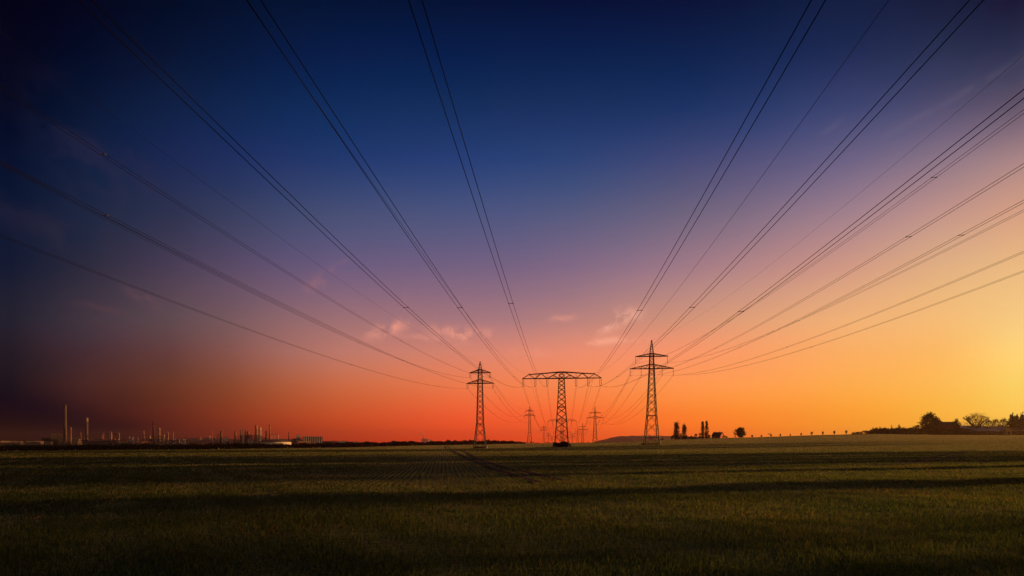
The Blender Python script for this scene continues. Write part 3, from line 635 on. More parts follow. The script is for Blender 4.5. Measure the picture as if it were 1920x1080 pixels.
# px of the mast, metres ahead, base height, vertical scale
ROWP = {
 'T': [(1053, 213, 0, 1), (1054, 583, -2.0, 1), (1054, 953, -7, 1), (1054, 1323, -13, 1)],
 'L': [(900.3, 253, -1.1, 1), (993, 623, 1.6, 1.03), (1019.7, 993, -6, 1), (1028.6, 1363, -12, 1), (1035, 1733, -17, 1)],
 'R': [(1221.9, 248, .6, 1), (1115.7, 618, -5.1, 1), (1092.5, 988, -10, 1), (1083, 1358, -10.5, 1), (1073, 1728, -14, 1)]}
what = {'T': 'steel lattice pylon with one wide flat crossarm', 'L': 'slender lattice pylon with two short crossarms', 'R': 'tall lattice pylon with two stepped crossarms'}
lab = {
 'T': ['nearest steel lattice pylon with one wide flat crossarm, its feet in a dark thicket', 'hazy flat-armed pylon seen through the legs of the nearest wide one', 'third flat-armed pylon, small, faint and low behind the wide pylon', 'farthest flat-armed pylon, a tiny faint bar near the horizon'],
 'L': ['large slender pylon with two short crossarms left of the wide flat pylon', 'middle-distance slender pylon between the large left pylon and the wide flat one', 'small faint slender pylon, third in the left row', 'tiny faint slender pylon, fourth in the left row', 'farthest barely visible slender pylon of the left row'],
 'R': ['tallest pylon, two stepped crossarms and pointed top, right of the wide flat pylon', 'middle-distance two-armed pylon left of the tallest pylon above the hill end', 'small faint two-armed pylon, third in the right row', 'tiny faint two-armed pylon, fourth in the right row', 'farthest barely visible two-armed pylon of the right row']}
ATT = {}
for o in list(bpy.data.objects): KIDS[o.name] = []
for o in list(bpy.data.objects):
    if o.parent: KIDS[o.parent.name].append(o)
for k in 'TLR':
    root, att = kinds[k]
    for i, (px, Y, zb, zs) in enumerate(ROWP[k]):
        o = root if i == 0 else copy_tree(root)
        o.location = ((px - 960) * Y / FPX, Y, zb); o.rotation_euler = (0, 0, LINE_YAW); o.scale = (1, 1, zs)
        tag(o, lab[k][i], 'pylon', 'power pylons receding across the field')
        c, s = math.cos(LINE_YAW), math.sin(LINE_YAW)
        for n, (x, z) in att.items():
            ATT[(k, i, n)] = Vector((o.location[0] + x * c, Y + x * s, zb + z * zs))

# ------------------------------------------------------------------ conductors
REAR = {'T': {'L3': (-31.28, 7.21, 13.92), 'L2': (-31.1, 7.42, 14.04), 'L1': (-31.72, 7.55, 13.72), 'R1': (-31.57, 8.18, 14.62), 'R2': (-31.86, 8.01, 14.27), 'R3': (-32.73, 7.64, 14.47), 'EL': (-32.71, 7.24, 14.42), 'ER': (-34.75, 8.21, 14.53)},
 'L': {'UL': (-34.68, 3.09, 11.28), 'UR': (-35.93, 1.79, 10.37), 'LL': (-35.69, 2.29, 10.58), 'LR': (-37.79, -.16, 8.77), 'E': (-36.14, .48, 10.01)},
 'R': {'UL': (-34.41, .88, 12.9), 'LL': (-34.15, 1.14, 12.87), 'UR': (-34.0, 1.91, 13.21), 'L2': (-34.53, .97, 12.63), 'L3': (-33.88, 2.39, 13.22), 'L4': (-34.16, 1.87, 13.02), 'E': (-35.36, -.35, 12.9)}}
PIXA = {'T': {'L3': (981, 723), 'L2': (1003, 723), 'L1': (1026, 723), 'R1': (1080, 723), 'R2': (1103, 723), 'R3': (1125, 723), 'EL': (992, 701), 'ER': (1114, 701)},
 'L': {'UL': (882, 707.8), 'UR': (919.6, 707.8), 'LL': (876.6, 727.7), 'LR': (924.3, 727.7), 'E': (900.3, 677.7)},
 'R': {'UL': (1192.5, 681), 'LL': (1182.5, 703.8), 'UR': (1251.2, 680.7), 'L2': (1203, 703.8), 'L3': (1241.5, 703.6), 'L4': (1261.9, 703.6), 'E': (1221.9, 637.6)}}
SPAN = 370.0
def sagline(A, B, s, n):
    """t denser where the wire passes near the camera"""
    t = np.linspace(0, 1, n)
    P = np.outer(1 - t, A) + np.outer(t, B); P[:, 2] -= 4 * s * t * (1 - t); return P
def tube(P, r, name, parent, sides=5, m=None):
    P = np.asarray(P); T = np.gradient(P, axis=0); T /= np.linalg.norm(T, axis=1)[:, None]
    up = np.array([0, 0, 1.0]); A = np.cross(T, up); A /= np.linalg.norm(A, axis=1)[:, None]; B = np.cross(T, A)
    r = np.broadcast_to(r, (len(P),))[:, None]
    V = np.stack([P + r * (A * math.cos(2 * math.pi * k / sides) + B * math.sin(2 * math.pi * k / sides)) for k in range(sides)], 1)
    n = len(P); i = np.arange(n - 1)[:, None] * sides; k = np.arange(sides)[None]
    Q = np.stack([i + k, i + (k + 1) % sides, i + sides + (k + 1) % sides, i + sides + k], -1).reshape(-1, 4)
    return fast_mesh(name, V.reshape(-1, 3), Q, m or M['wire'], True, parent)
PLN = {'T': 'wide flat pylon', 'L': 'left slender pylon', 'R': 'tall right pylon'}
POS = {'T': {'L3': 'left arm end', 'L2': 'second left hanger', 'L1': 'hanger left of mast', 'R1': 'hanger right of mast', 'R2': 'second right hanger', 'R3': 'right arm end', 'EL': 'top left arm corner', 'ER': 'top right arm corner'},
 'L': {'UL': 'upper arm, left end', 'UR': 'upper arm, right end', 'LL': 'lower arm, left end', 'LR': 'lower arm, right end', 'E': 'tip'},
 'R': {'UL': 'upper arm, left end', 'UR': 'upper arm, right end', 'LL': 'lower arm, left end', 'L2': 'inner left hanger', 'L3': 'inner right hanger', 'L4': 'lower arm, right end', 'E': 'tip'}}
RW = .018
def cable(k, i, n, A, B, s, spacers, far, label, rad=RW):
    e = n.startswith('E')
    A = np.array(A); B = np.array(B); C = (A + B) / 2
    P = sagline(A, B, s, 150 if not far else 48)
    if e:
        o = tube(P - C, rad * .75, 'overhead_wire', None); o.location = C
        return tag(o, label, 'cable', 'power cables strung between the pylons')
    root = empty('power_cable', C, 0, label, 'cable', 'power cables strung between the pylons')
    d = (B - A); sd = np.array([d[1], -d[0], 0]); sd /= np.linalg.norm(sd); sd *= .2
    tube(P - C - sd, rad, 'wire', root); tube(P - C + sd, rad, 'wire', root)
    for Ys in spacers:
        j = np.interp(Ys, P[::-1, 1] if P[0, 1] > P[-1, 1] else P[:, 1], np.arange(len(P))[::-1] if P[0, 1] > P[-1, 1] else np.arange(len(P)))
        q = np.array([np.interp(j, np.arange(len(P)), P[:, a]) for a in range(3)]) - C
        mb = MB(); mb.bar(q - sd * 1.15, q + sd * 1.15, .035)
        tv = d / np.linalg.norm(d) * .10
        for sg in (-1, 1): mb.bar(q + sd * sg - tv, q + sd * sg + tv, .06)
        mb.build('spacer', M['steel'], root)
    return root
SPY = {'T': (48.0, 108.0, 165.0), 'L': (40.3, 114.5, 180.0), 'R': (49.5, 111.0, 175.0)}
for k in 'TLR':
    D = ROWP[k][0][1]
    for n in REAR[k]:
        A = ATT[(k, 0, n)]; pa = at(*PIXA[k][n], D)
        dx, dz, s = REAR[k][n]
        B = (pa[0] + dx, D - SPAN, pa[2] + dz)
        w = 'Thin single wire' if n[0] == 'E' else 'Twin cable'
        cable(k, 0, n, A, B, s, SPY[k], False, f"{w.lower()} overhead from the {PLN[k]}, {POS[k][n]}")
    for i in range(len(ROWP[k]) - 1):
        for n in REAR[k]:
            A, B = ATT[(k, i, n)], ATT[(k, i + 1, n)]
            w = 'thin wire' if n[0] == 'E' else 'twin cable'
            if i == 0: lb = f"{w} running away beyond the {PLN[k]}, {POS[k][n]}"
            else: lb = f"faint {w} beyond the {['', 'second', 'third', 'fourth'][i]} pylon of the {dict(T='middle', L='left', R='right')[k]} row, {POS[k][n]}"
            sp = [float(A[1] + (B[1] - A[1]) * f) for f in (.16, .33, .5, .67, .84)] if i == 0 else []
            cable(k, i + 1, n, A, B, {'T': 11.0, 'L': 10.5, 'R': 12.0}[k], sp, True, lb, RW * (1.6 if i == 0 else 1.9))

# ------------------------------------------------------------------ foliage
def leaf_quads(P, size, rnd, flat=.0):
    n = len(P); a = rnd.normal(size=(n, 3)); a /= np.linalg.norm(a, axis=1)[:, None]
    b = rnd.normal(size=(n, 3)); b -= (a * b).sum(1)[:, None] * a; b /= np.linalg.norm(b, axis=1)[:, None]
    s = size * rnd.uniform(.5, 1.3, (n, 1)); a = a * s; b = b * s * .6
    V = np.stack([P - a, P - b * .9 + a * .1, P + a, P + b], 1).reshape(-1, 3)
    return V, np.arange(4 * n).reshape(-1, 4)
def crown_pts(shape, W, H, n, rnd, z0=0.0, clumps=None, jag=.25):
    """points filling a crown of the given outline, gathered in clumps"""
    nc = clumps or max(6, n // 15); C = []
    while len(C) < nc:
        z = rnd.uniform(0, 1); a = rnd.uniform(0, 2 * math.pi)
        if shape == 'cone': z = 1 - math.sqrt(rnd.uniform(0, 1)) * .999
        if shape == 'round': r = math.sqrt(max(0, 1 - (2 * z - 1) ** 2))
        elif shape == 'poplar': r = min(1, (z * 7) ** .5) * (1 - z) ** .5 * 1.15 + .03
        elif shape == 'cone': r = (1 - z) ** .75 * (1 + .15 * math.sin(z * 40))
        elif shape == 'box': r = 1.0 if z < .85 else .75
        else: r = math.sqrt(max(0, 1 - z ** 2))           # dome on the ground
        rr = r * math.sqrt(rnd.uniform(.15 if shape != 'cone' else 0, 1)) * rnd.uniform(1 - jag, 1 + jag * .3)
        C.append((math.cos(a) * rr * W / 2, math.sin(a) * rr * W / 2, z0 + z * H))
    C = np.array(C); k = rnd.integers(0, nc, n)
    sp = {'cone': .085, 'poplar': .12}.get(shape, .085)
    q = (1 - .75 * (C[k][:, 2:3] - z0) / H) if shape == 'cone' else 1.0
    return C[k] + rnd.normal(size=(n, 3)) * np.array([W * sp, W * sp, min(H, W * 2) * sp * .8]) * q
def tree(name, loc, W, H, shape='round', m='leaf', n=500, leaf=.5, trunk=.2, label=None, cat='tree', group=None, seed=0, bare=False, limbs=5):
    rnd = np.random.default_rng(seed + int(abs(loc[0]) * 13))
    root = empty(name, loc, 0, label, cat, group)
    tz = H * trunk
    mb = MB(); tr = max(.12, W * .035)
    top = H * (.9 if shape in ('cone', 'poplar') else .6)
    mb.bar((0, 0, -.3), (0, 0, tz + .1), tr * 2.2, tr * 1.7); mb.bar((0, 0, tz + .1), (0, 0, top), tr * 1.7, tr * .5)
    ends = []
    for k in range(limbs):
        a = 2 * math.pi * (k + rnd.uniform(-.3, .3)) / limbs; rr = W * rnd.uniform(.25, .4) * (.4 if shape == 'poplar' else 1)
        z0 = tz + (top - tz) * rnd.uniform(0, .5); z1 = min(H * .92, z0 + (H - z0) * rnd.uniform(.45, .8))
        e = Vector((math.cos(a) * rr, math.sin(a) * rr, z1)); mb.bar((0, 0, z0), e, tr * .9, tr * .3); ends.append((Vector((0, 0, z0)), e))
    mb.build('trunk', M['bark'], root)
    if bare:
        tb = MB()
        def br(p, d, L, w, dep):
            q = p + d * L
            tb.bar(p, q, w, w * .6)
            if dep == 0: return
            for _ in range(3 if dep > 1 else 4):
                v = Vector(rnd.normal(size=3)); v.z = abs(v.z) * .7
                d2 = (d * 1.1 + v.normalized() * .85).normalized(); br(q, d2, L * .68, w * .6, dep - 1)
        for p, e in ends:
            d = (e - p).normalized(); br(p + (e - p) * .5, d, H * .17, tr * .5, 3)
        V = np.array(tb.V)
        V[:, 2] = np.minimum(V[:, 2], H * (1 - .0)); V[:, 0] = np.clip(V[:, 0], -W / 2, W / 2); 
        tb.V = [tuple(v) for v in V]
        tb.build('twigs', M[m], root)
        if n:
            P = crown_pts(shape, W * .95, H - tz, n, rnd, tz * .8); V, Q = leaf_quads(P, leaf, rnd); fast_mesh('crown', V, Q, M[m], parent=root)
        return root
    P = crown_pts(shape, W * .93, (H * .96 - tz * .75), n, rnd, tz * .75)
    P[:, 2] = np.maximum(P[:, 2], tz * .35)
    V, Q = leaf_quads(P, leaf, rnd)
    fast_mesh('crown', V, Q, M[m], parent=root)
    return root
def tree_px(name, x0, x1, ytop, ybase, Y, **k):
    W = (x1 - x0) * Y / FPX; xm = ((x0 + x1) / 2 - 960) * Y / FPX
    zb = EYE + (HZ - ybase) * Y / FPX; H = (ybase - ytop) * Y / FPX; zg = gz(xm, Y)
    zb2 = min(zb, zg) ; H += zb - zb2
    return tree(name, (xm, Y, zb2), W, H, **k)
def bush(name, x0, x1, ytop, ybase, Y, m='leaf', n=260, leaf=.35, label=None, group=None, seed=3, cat='bush'):
    rnd = np.random.default_rng(seed + int(x0 * 7)); W = (x1 - x0) * Y / FPX; xm = ((x0 + x1) / 2 - 960) * Y / FPX
    zg = gz(xm, Y); H = EYE + (HZ - ytop) * Y / FPX - zg
    root = empty(name, (xm, Y, zg), 0, label, cat, group)
    mb = MB()
    for k in range(6):
        a = k * 1.05; mb.bar((0, 0, -.2), (math.cos(a) * W * .3, math.sin(a) * W * .25, H * .7), .08, .03)
    mb.build('stem', M['bark'], root)
    P = crown_pts('dome', W * .9, H * .92, n, rnd, 0); P[:, 2] = np.abs(P[:, 2]); V, Q = leaf_quads(P, leaf, rnd)
    fast_mesh('foliage', V, Q, M[m], parent=root); return root
def mass(name, pts, m, label, cat, Y, depth, leaf, dens, seed, extra=()):
    """a belt of growth too dense to tell plants apart: outline given as (px, top row) at Y metres"""
    rnd = np.random.default_rng(seed); pxs = np.array([p[0] for p in pts], float); tops = np.array([p[1] for p in pts], float)
    L = (pxs[-1] - pxs[0]) * Y / FPX; n = int(L * dens)
    y = Y + rnd.uniform(0, depth, n); p = rnd.uniform(pxs[0], pxs[-1], n)
    x = (p - 960) * Y / FPX; zg = ground(x, y); tp = np.interp(p, pxs, tops)
    # uneven crowns
    lump = .58 + .42 * np.abs(np.sin(x * .37 + seed) * np.sin(x * .151 + 1.7 * seed)) ** .5 + .10 * np.sin(x * 1.9 + seed)
    H = np.maximum(1.0, (EYE + (HZ - tp) * Y / FPX - zg)) * lump
    z = zg + H * rnd.uniform(0, 1, n) ** .8
    V, Q = leaf_quads(np.stack([x, y, z], 1), leaf, rnd)
    return tag(fast_mesh(name, V, Q, M[m]), label, cat, kind='stuff')

# ------------------------------------------------------------------ growth on the horizon
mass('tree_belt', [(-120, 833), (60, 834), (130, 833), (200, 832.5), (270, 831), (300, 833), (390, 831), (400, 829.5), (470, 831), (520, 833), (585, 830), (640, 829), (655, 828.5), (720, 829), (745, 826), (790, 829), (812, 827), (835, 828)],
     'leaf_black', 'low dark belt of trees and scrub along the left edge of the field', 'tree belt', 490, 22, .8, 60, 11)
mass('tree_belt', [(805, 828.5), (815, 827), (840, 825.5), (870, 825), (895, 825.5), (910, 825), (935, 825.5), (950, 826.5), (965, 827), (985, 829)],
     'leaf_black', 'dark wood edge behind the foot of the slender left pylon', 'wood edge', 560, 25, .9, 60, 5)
mass('scrub', [(915, 826), (930, 825), (950, 827), (960, 826), (985, 828), (1000, 828.4), (1040, 829), (1080, 829), (1130, 828), (1145, 827)],
     'leaf_brown', 'faint brown scrub along the horizon between the pylons', 'scrub', 640, 20, .7, 12, 8)
mass('hedge', [(1602, 811), (1608, 807), (1614, 809), (1622, 806), (1632, 807), (1645, 806), (1652, 806.5)], 'leaf_brown', 'ragged brown hedge climbing the field crest left of the wood', 'hedge', 470, 5, .55, 26, 21)
mass('wood', [(1650, 807), (1660, 802), (1668, 801), (1680, 803), (1690, 801), (1705, 803), (1715, 801), (1725, 800)], 'leaf', 'dense dark copse at the left end of the farm on the rise', 'copse', 466, 18, .8, 95, 22)
mass('thicket', [(1718, 802), (1730, 798), (1745, 797), (1760, 798), (1780, 800), (1800, 799), (1815, 802), (1830, 806), (1860, 808), (1900, 807), (1960, 806)], 'leaf_brown', 'brown overgrown bank in front of the farm sheds', 'bank scrub', 462, 14, .6, 85, 23)

G1 = 'trees around the small house'
tree_px('poplar_tree', 1262, 1275, 792.5, 823, 500, shape='poplar', n=2600, leaf=.42, trunk=.08, label='broad dark poplar, leftmost of the pair left of the bushes', group=G1)
tree_px('poplar_tree', 1277.5, 1288.5, 797, 823, 500, shape='poplar', n=2000, leaf=.42, trunk=.08, label='shorter dark poplar just right of the broad leftmost one', group=G1)
tree_px('poplar_tree', 1314, 1321, 789, 821, 505, shape='poplar', n=1700, leaf=.4, trunk=.1, label='slim tall poplar with narrow top, left of the close pair by the house', group=G1)
tree_px('poplar_tree', 1321.5, 1328.6, 788, 821, 508, shape='poplar', n=1700, leaf=.4, trunk=.1, label='slim tall poplar, right of the close pair by the house', group=G1)
GB = 'bushes around the small house'
for x0, x1, yt, m, lb in ((1257, 1264, 816, 'leaf', 'small round bush at the left foot of the broad poplar'), (1270, 1281, 813, 'leaf', 'dark bush between the two left poplars'),
                          (1284, 1290, 817, 'leaf', 'low bush at the right foot of the shorter poplar'),
                          (1237, 1247, 821.5, 'leaf', 'low dark bush by the foot of the tallest pylon'), (1291, 1301, 817, 'leaf_brown', 'low brown bush right of the left poplars'),
                          (1300.5, 1308.5, 812.5, 'leaf', 'round dark bush, left one of two before the slim poplars'), (1308, 1317, 812, 'leaf', 'round dark bush, right one of two before the slim poplars'),
                          (1326, 1333, 814, 'leaf_brown', 'round brown bush between the slim poplars and the house'), (1354, 1365, 817, 'leaf_brown', 'low brown bush against the red gable of the house')):
    bush('bush', x0, x1, yt, 822, 497, m, 380, .34, lb, GB)
# small house with a lit red gable
def house():
    x, y, z = onground(1346, 512); z -= .2
    r = empty('brick_house', (x, y, z), R(-50), 'small red brick house with a dark steep roof beside the slim poplars', 'house')
    L, W, e, h = 8.6, 7.0, 3.6, 6.9
    mb = MB(); mb.prism([(-L / 2, 0), (L / 2, 0), (L / 2, e), (-L / 2, e)], -W / 2, W / 2)
    for sx_ in (-1, 1):
        xo = sx_ * L / 2
        V = [(xo, -W / 2, e), (xo, W / 2, e), (xo, 0, h), (xo - sx_ * .3, -W / 2, e), (xo - sx_ * .3, W / 2, e), (xo - sx_ * .3, 0, h)]
        mb.add(V, [(0, 1, 2), (5, 4, 3), (0, 2, 5, 3), (1, 4, 5, 2), (0, 3, 4, 1)])
    mb.build('wall', M['brick'], r)
    ro = MB()
    for s in (-1, 1):
        a = Vector((0, s * (W / 2 + .45), e - .4)); b = Vector((0, 0, h + .08))
        n_ = Vector((0, s * (h - e), W / 2)).normalized() * .2
        V = [(xx, p.y, p.z) for xx in (-L / 2 - .35, L / 2 + .35) for p in (a, b, b + n_, a + n_)]
        ro.add(V, [(0, 1, 2, 3), (7, 6, 5, 4), (0, 4, 5, 1), (1, 5, 6, 2), (2, 6, 7, 3), (3, 7, 4, 0)])
    rf = ro.build('roof', M['tile'], r)
    for xx in (-2.6, 1.8):
        c = MB(); c.box((xx, 0, h + .35), (.6, .5, 1.1)); c.box((xx, 0, h + .95), (.75, .65, .12)); c.build('chimney', M['brick'], rf)
    def win(cx, cy, cz, ax, w=.9, hh=1.2):
        o = MB()
        if ax == 'x':
            o.box((cx, cy, cz), (.09, w + .2, hh + .2)); f = o.build('window', M['wood'], r); p = MB(); p.box((cx + .035, cy, cz), (.05, w, hh)); p.build('pane', M['window'], f)
        else:
            o.box((cx, cy, cz), (w + .2, .09, hh + .2)); f = o.build('window', M['wood'], r); p = MB(); p.box((cx, cy - .035, cz), (w, .05, hh)); p.build('pane', M['window'], f)
    win(L / 2 + .03, -1.6, 1.9, 'x'); win(L / 2 + .03, 1.6, 1.9, 'x'); win(L / 2 + .03, 0, 4.6, 'x', .8, 1.0)
    for xx in (-3, -.6, 2.9): win(xx, -W / 2 - .03, 1.9, 'y')
    d = MB(); d.box((1.2, -W / 2 - .03, 1.05), (1.0, .1, 2.1)); d.build('door', M['wood'], r)
house()
def lowwall(name, x0, x1, yt, Y, mt, label, cat, dp=4.0, gable=False, roofm='dark', base=None):
    xa = (x0 - 960) * Y / FPX; xb = (x1 - 960) * Y / FPX; xm = (xa + xb) / 2; zg = min(gz(xa, Y), gz(xb, Y)) - .3 if base is None else base
    H = EYE + (HZ - yt) * Y / FPX - zg; W = xb - xa
    r = empty(name, (xm, Y + dp / 2, zg), 0, label, cat)
    eave = H * (.72 if name != 'long_shed' else .42)
    mb = MB(); mb.box((0, 0, eave / 2), (W, dp, eave)); mb.build('wall', M[mt], r)
    ro = MB()
    ro.add([(-W / 2 - .3, -dp / 2 - .3, eave), (W / 2 + .3, -dp / 2 - .3, eave), (W / 2 + .3, dp / 2 + .3, eave), (-W / 2 - .3, dp / 2 + .3, eave), (-W / 2 - .3, 0, H), (W / 2 + .3, 0, H)],
           [(0, 1, 5, 4), (2, 3, 4, 5), (0, 4, 3), (1, 2, 5), (3, 2, 1, 0)])
    ro.build('roof', M[roofm], r)
    if cat in ('shed', 'barn'):
        k = max(1, int(W / 7))
        for i in range(k):
            d = MB(); d.box((-W / 2 + W * (i + .5) / k, -dp / 2 - .04, eave * .4), (min(3, W / k * .5), .1, eave * .78)); d.build('door', M['dark'], r)
    return r
lowwall('garden_shed', 1288, 1306, 819, 503, 'cream', 'low pale wall and shed roof glowing behind the left poplars', 'shed', 3)

tree_px('broadleaf_tree', 1380, 1398, 802, 820.5, 486, shape='round', n=2600, leaf=.45, trunk=.2, label='wide round-crowned tree standing alone right of the house', group='lone trees on the field crest', limbs=7)
tree_px('bare_tree', 1374.5, 1383, 805, 820.5, 490, shape='round', m='leaf_brown', n=260, leaf=.25, trunk=.2, bare=True, label='thin reddish bare tree touching the wide round tree on its left', group='lone trees on the field crest')
GS = 'little trees spaced along the field crest'
for i, (px, yt, yb, w, lb) in enumerate(((1410.5, 815.5, 819.5, 3.5, 'tiny squat tree, first on the crest right of the wide round tree'), (1427.7, 815.5, 819, 3, 'tiny tree, second on the crest, left of the roadside board'),
        (1446, 814, 818.5, 3.4, 'tiny dark tree at the right end of the roadside board'), (1463, 813.5, 817.5, 2.6, 'tiny tree, first right of the roadside board'),
        (1481.5, 813.5, 817, 2.0, 'smallest tree of the crest row, hardly more than a dot'), (1502, 812, 816.5, 3.2, 'tiny tree, left neighbour of the taller crest tree'),
        (1522, 809.5, 816, 4, 'taller little tree in the middle of the crest row'), (1542.8, 809.5, 815, 3, 'tiny tree, right neighbour of the taller crest tree'),
        (1564, 808, 814.5, 3.6, 'slim little tree, last but one before the hedge'), (1586.8, 807, 813.8, 3.8, 'slim little tree, last before the hedge'))):
    tree_px('young_tree', px - w / 2, px + w / 2, yt, yb, 470, shape='round', m='leaf_brown', n=260, leaf=.34, trunk=.35, label=lb, group=GS, seed=i, limbs=3)
def board():
    x, y, z = onground(1442.5, 474); top = EYE + (HZ - 813) * y / FPX
    r = empty('roadside_board', (x, y, z), 0, 'small flat board on two posts between the tiny crest trees', 'sign')
    mb = MB(); mb.box((0, 0, top - z - .3), (2.6, .1, .6)); mb.build('panel', M['wood'], r)
    for s in (-1, 1):
        p = MB(); p.bar((s * .9, .08, -.2), (s * .9, .08, top - z - .2), .09); p.build('post', M['wood'], r)
board()

# farm on the rise at the right
GF = 'trees round the farm on the rise'
tree_px('spruce_tree', 1668, 1676, 795.5, 812, 468, shape='cone', m='needle', n=700, leaf=.32, trunk=.06, label='small pointed spruce at the left end of the copse', group=GF)
tree_px('spruce_tree', 1682, 1690, 793.3, 812, 470, shape='cone', m='needle', n=700, leaf=.32, trunk=.06, label='small pointed spruce sticking out of the middle of the copse', group=GF)
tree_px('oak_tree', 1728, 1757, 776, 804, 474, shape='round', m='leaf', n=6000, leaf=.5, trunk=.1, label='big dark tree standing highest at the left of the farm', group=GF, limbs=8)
tree_px('broadleaf_tree', 1744, 1766, 784, 804, 472, shape='round', m='leaf_brown', n=3000, leaf=.45, trunk=.08, label='lower dark round tree joined to the big dark tree on its right side', group=GF)
tree_px('bare_tree', 1807, 1853, 776.5, 802, 482, shape='round', m='leaf_orange', n=5500, leaf=.26, trunk=.1, bare=True, label='wide bare round tree glowing orange behind the long sheds', group=GF, limbs=16)
tree_px('broadleaf_tree', 1846, 1858, 786, 802, 478, shape='round', n=700, leaf=.36, trunk=.1, label='small dark tree at the right foot of the orange bare tree', group=GF)
tree_px('broadleaf_tree', 1786, 1802, 787, 804, 476, shape='round', m='leaf_brown', n=1500, leaf=.42, trunk=.1, label='brown round tree over the right end of the dark barn', group=GF)
tree_px('broadleaf_tree', 1858, 1876, 787, 803, 488, shape='round', m='leaf_brown', n=1500, leaf=.42, trunk=.1, label='low brown tree between the orange bare tree and the tall spruces', group=GF)
tree_px('broadleaf_tree', 1872, 1892, 785.5, 803, 490, shape='round', m='leaf', n=1500, leaf=.42, trunk=.1, label='low dark tree just left of the tall spruces', group=GF)
for x0, x1, yt, lb in ((1889, 1906, 771.5, 'tall spruce, first of the row at the right edge'), (1899, 1914, 774, 'slightly shorter spruce, second of the row at the right edge'),
                       (1909, 1926, 769, 'tallest spruce at the very right edge'), (1920, 1940, 772, 'tall spruce cut by the right edge of the view')):
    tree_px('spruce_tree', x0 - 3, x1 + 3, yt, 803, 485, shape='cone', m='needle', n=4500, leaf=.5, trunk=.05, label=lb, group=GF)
bush('bush', 1712, 1728, 796.5, 806, 470, 'leaf_brown', 420, .36, 'reddish bush left of the big dark tree', GF)
bush('bush', 1722, 1735, 798, 806, 468, 'leaf_brown', 380, .36, 'rounded brown bush at the foot of the big dark tree', GF)
lowwall('barn', 1762, 1800, 790.5, 480, 'brick', 'long dark-roofed barn between the big dark and orange trees', 'barn', 9)
lowwall('long_shed', 1819, 1872, 797, 470, 'ochre', 'long low shed with a pale roof under the orange bare tree', 'shed', 30, roofm='sheen_roof')
lowwall('long_shed', 1874, 1935, 799, 474, 'ochre', 'pale-roofed low shed in front of the tall spruces', 'shed', 30, roofm='sheen_roof')
lowwall('storage_shed', 1886, 1897, 803.2, 458, 'ochre', 'small pale shed standing on the brown bank', 'shed', 3, roofm='ochre')

# growth under the pylons
mass('thicket', [(1038.6, 829.5), (1040.5, 828), (1054, 827.5), (1066, 828), (1068, 830), (1070.5, 834)], 'leaf', 'dense dark thicket filling the feet of the wide flat pylon', 'thicket', 210.5, 5.0, .22, 900, 31)
mass('weeds', [(888, 838), (893, 836), (900, 837.5), (907, 835.5), (913, 838)], 'leaf_brown', 'dry weeds around the feet of the slender left pylon', 'weeds', 250.5, 5.0, .2, 130, 33)
mass('weeds', [(1206, 832.8), (1213, 832.2), (1224, 832.4), (1236, 832), (1240, 832.8)], 'leaf_brown', 'low dry weeds around the feet of the tallest pylon', 'weeds', 245, 6.0, .18, 90, 35)
mk = empty('marker_stone', onground(913.5, 249), 0, 'small pale marker post at the foot of the slender left pylon', 'marker post')
_m = MB(); _m.lathe([(.3, -.2), (.3, .6), (.22, .95), (.05, 1.05)], 8); _m.build('post', M['cream'], mk)

# far hills
def hill(pts, Y, dp, m, lb):
    n = 60; pxs = np.linspace(pts[0][0], pts[-1][0], n); tp = np.interp(pxs, [p[0] for p in pts], [p[1] for p in pts]) + .35 * np.sin(pxs * .9) + .2 * np.sin(pxs * 2.3)
    rows = 9; V = []
    for j in range(rows):
        t = j / (rows - 1); s = math.sin(math.pi * t) ** .8
        for i in range(n):
            e = min(1, 4 * i / n, 4 * (n - 1 - i) / n)
            zt = EYE + (HZ - tp[i]) * (Y + dp / 2) / FPX
            V.append(((pxs[i] - 960) * (Y + dp / 2) / FPX, Y + t * dp, -16 + (zt + 16) * s))
    Fc = [(j * n + i, j * n + i + 1, (j + 1) * n + i + 1, (j + 1) * n + i) for j in range(rows - 1) for i in range(n - 1)]
    o = mesh_obj('hill', V, Fc, m, smooth=True); tag(o, lb, kind='structure')
hm = mat('wooded_hill', (.035, .03, .026), .95, 0, .4, .03, bump=.6)
hill([(1105, 832), (1124, 827), (1140, 822.5), (1160, 817.8), (1200, 816.8), (1258, 817.5), (1300, 818.5), (1360, 822), (1400, 826)], 2600, 900, hm, 'flat-topped dark hill')
hill([(230, 829), (300, 824), (345, 823), (370, 821), (395, 820.5), (420, 822.5), (470, 824), (520, 822.5), (600, 827), (680, 829)], 3400, 900, hm, 'low wooded hill')

# ------------------------------------------------------------------ the works on the left horizon
FY = 1500.0; ZB = -14.0
def Z(py, Y=FY): return EYE + (HZ - py) * Y / FPX
def root_at(name, px, Y, label, cat, group=None, rz=0.0):
    return empty(name, ((px - 960) * Y / FPX, Y, ZB), rz, label, cat, group)
S = FY / FPX
def chimney(px, top, wt, wb, m, cap, label, Y=FY, name='chimney', rings=0, group='chimneys of the works'):
    r = root_at(name, px, Y, label, 'chimney', group); s = Y / FPX; H = Z(top, Y) - ZB
    mb = MB(); ch = cap * s
    mb.lathe([(wb * s / 2, 0), (wb * s / 2 * .5 + wt * s / 2 * .5, H * .5), (wt * s / 2, H - ch)], 14); mb.build('shaft', M[m], r, True)
    mb = MB(); mb.lathe([(wt * s * .54, H - ch), (wt * s * .56, H - ch * .2), (wt * s * .46, H)], 14); mb.build('cap', M['dark'] if cap < 5 else M['dim'], r)
    for k in range(rings):
        mb = MB(); zz = H * (.4 + .5 * k / max(1, rings)); mb.lathe([(wt * s * .75, zz), (wt * s * .75, zz + .9)], 12); mb.build('platform', M['rust'], r)
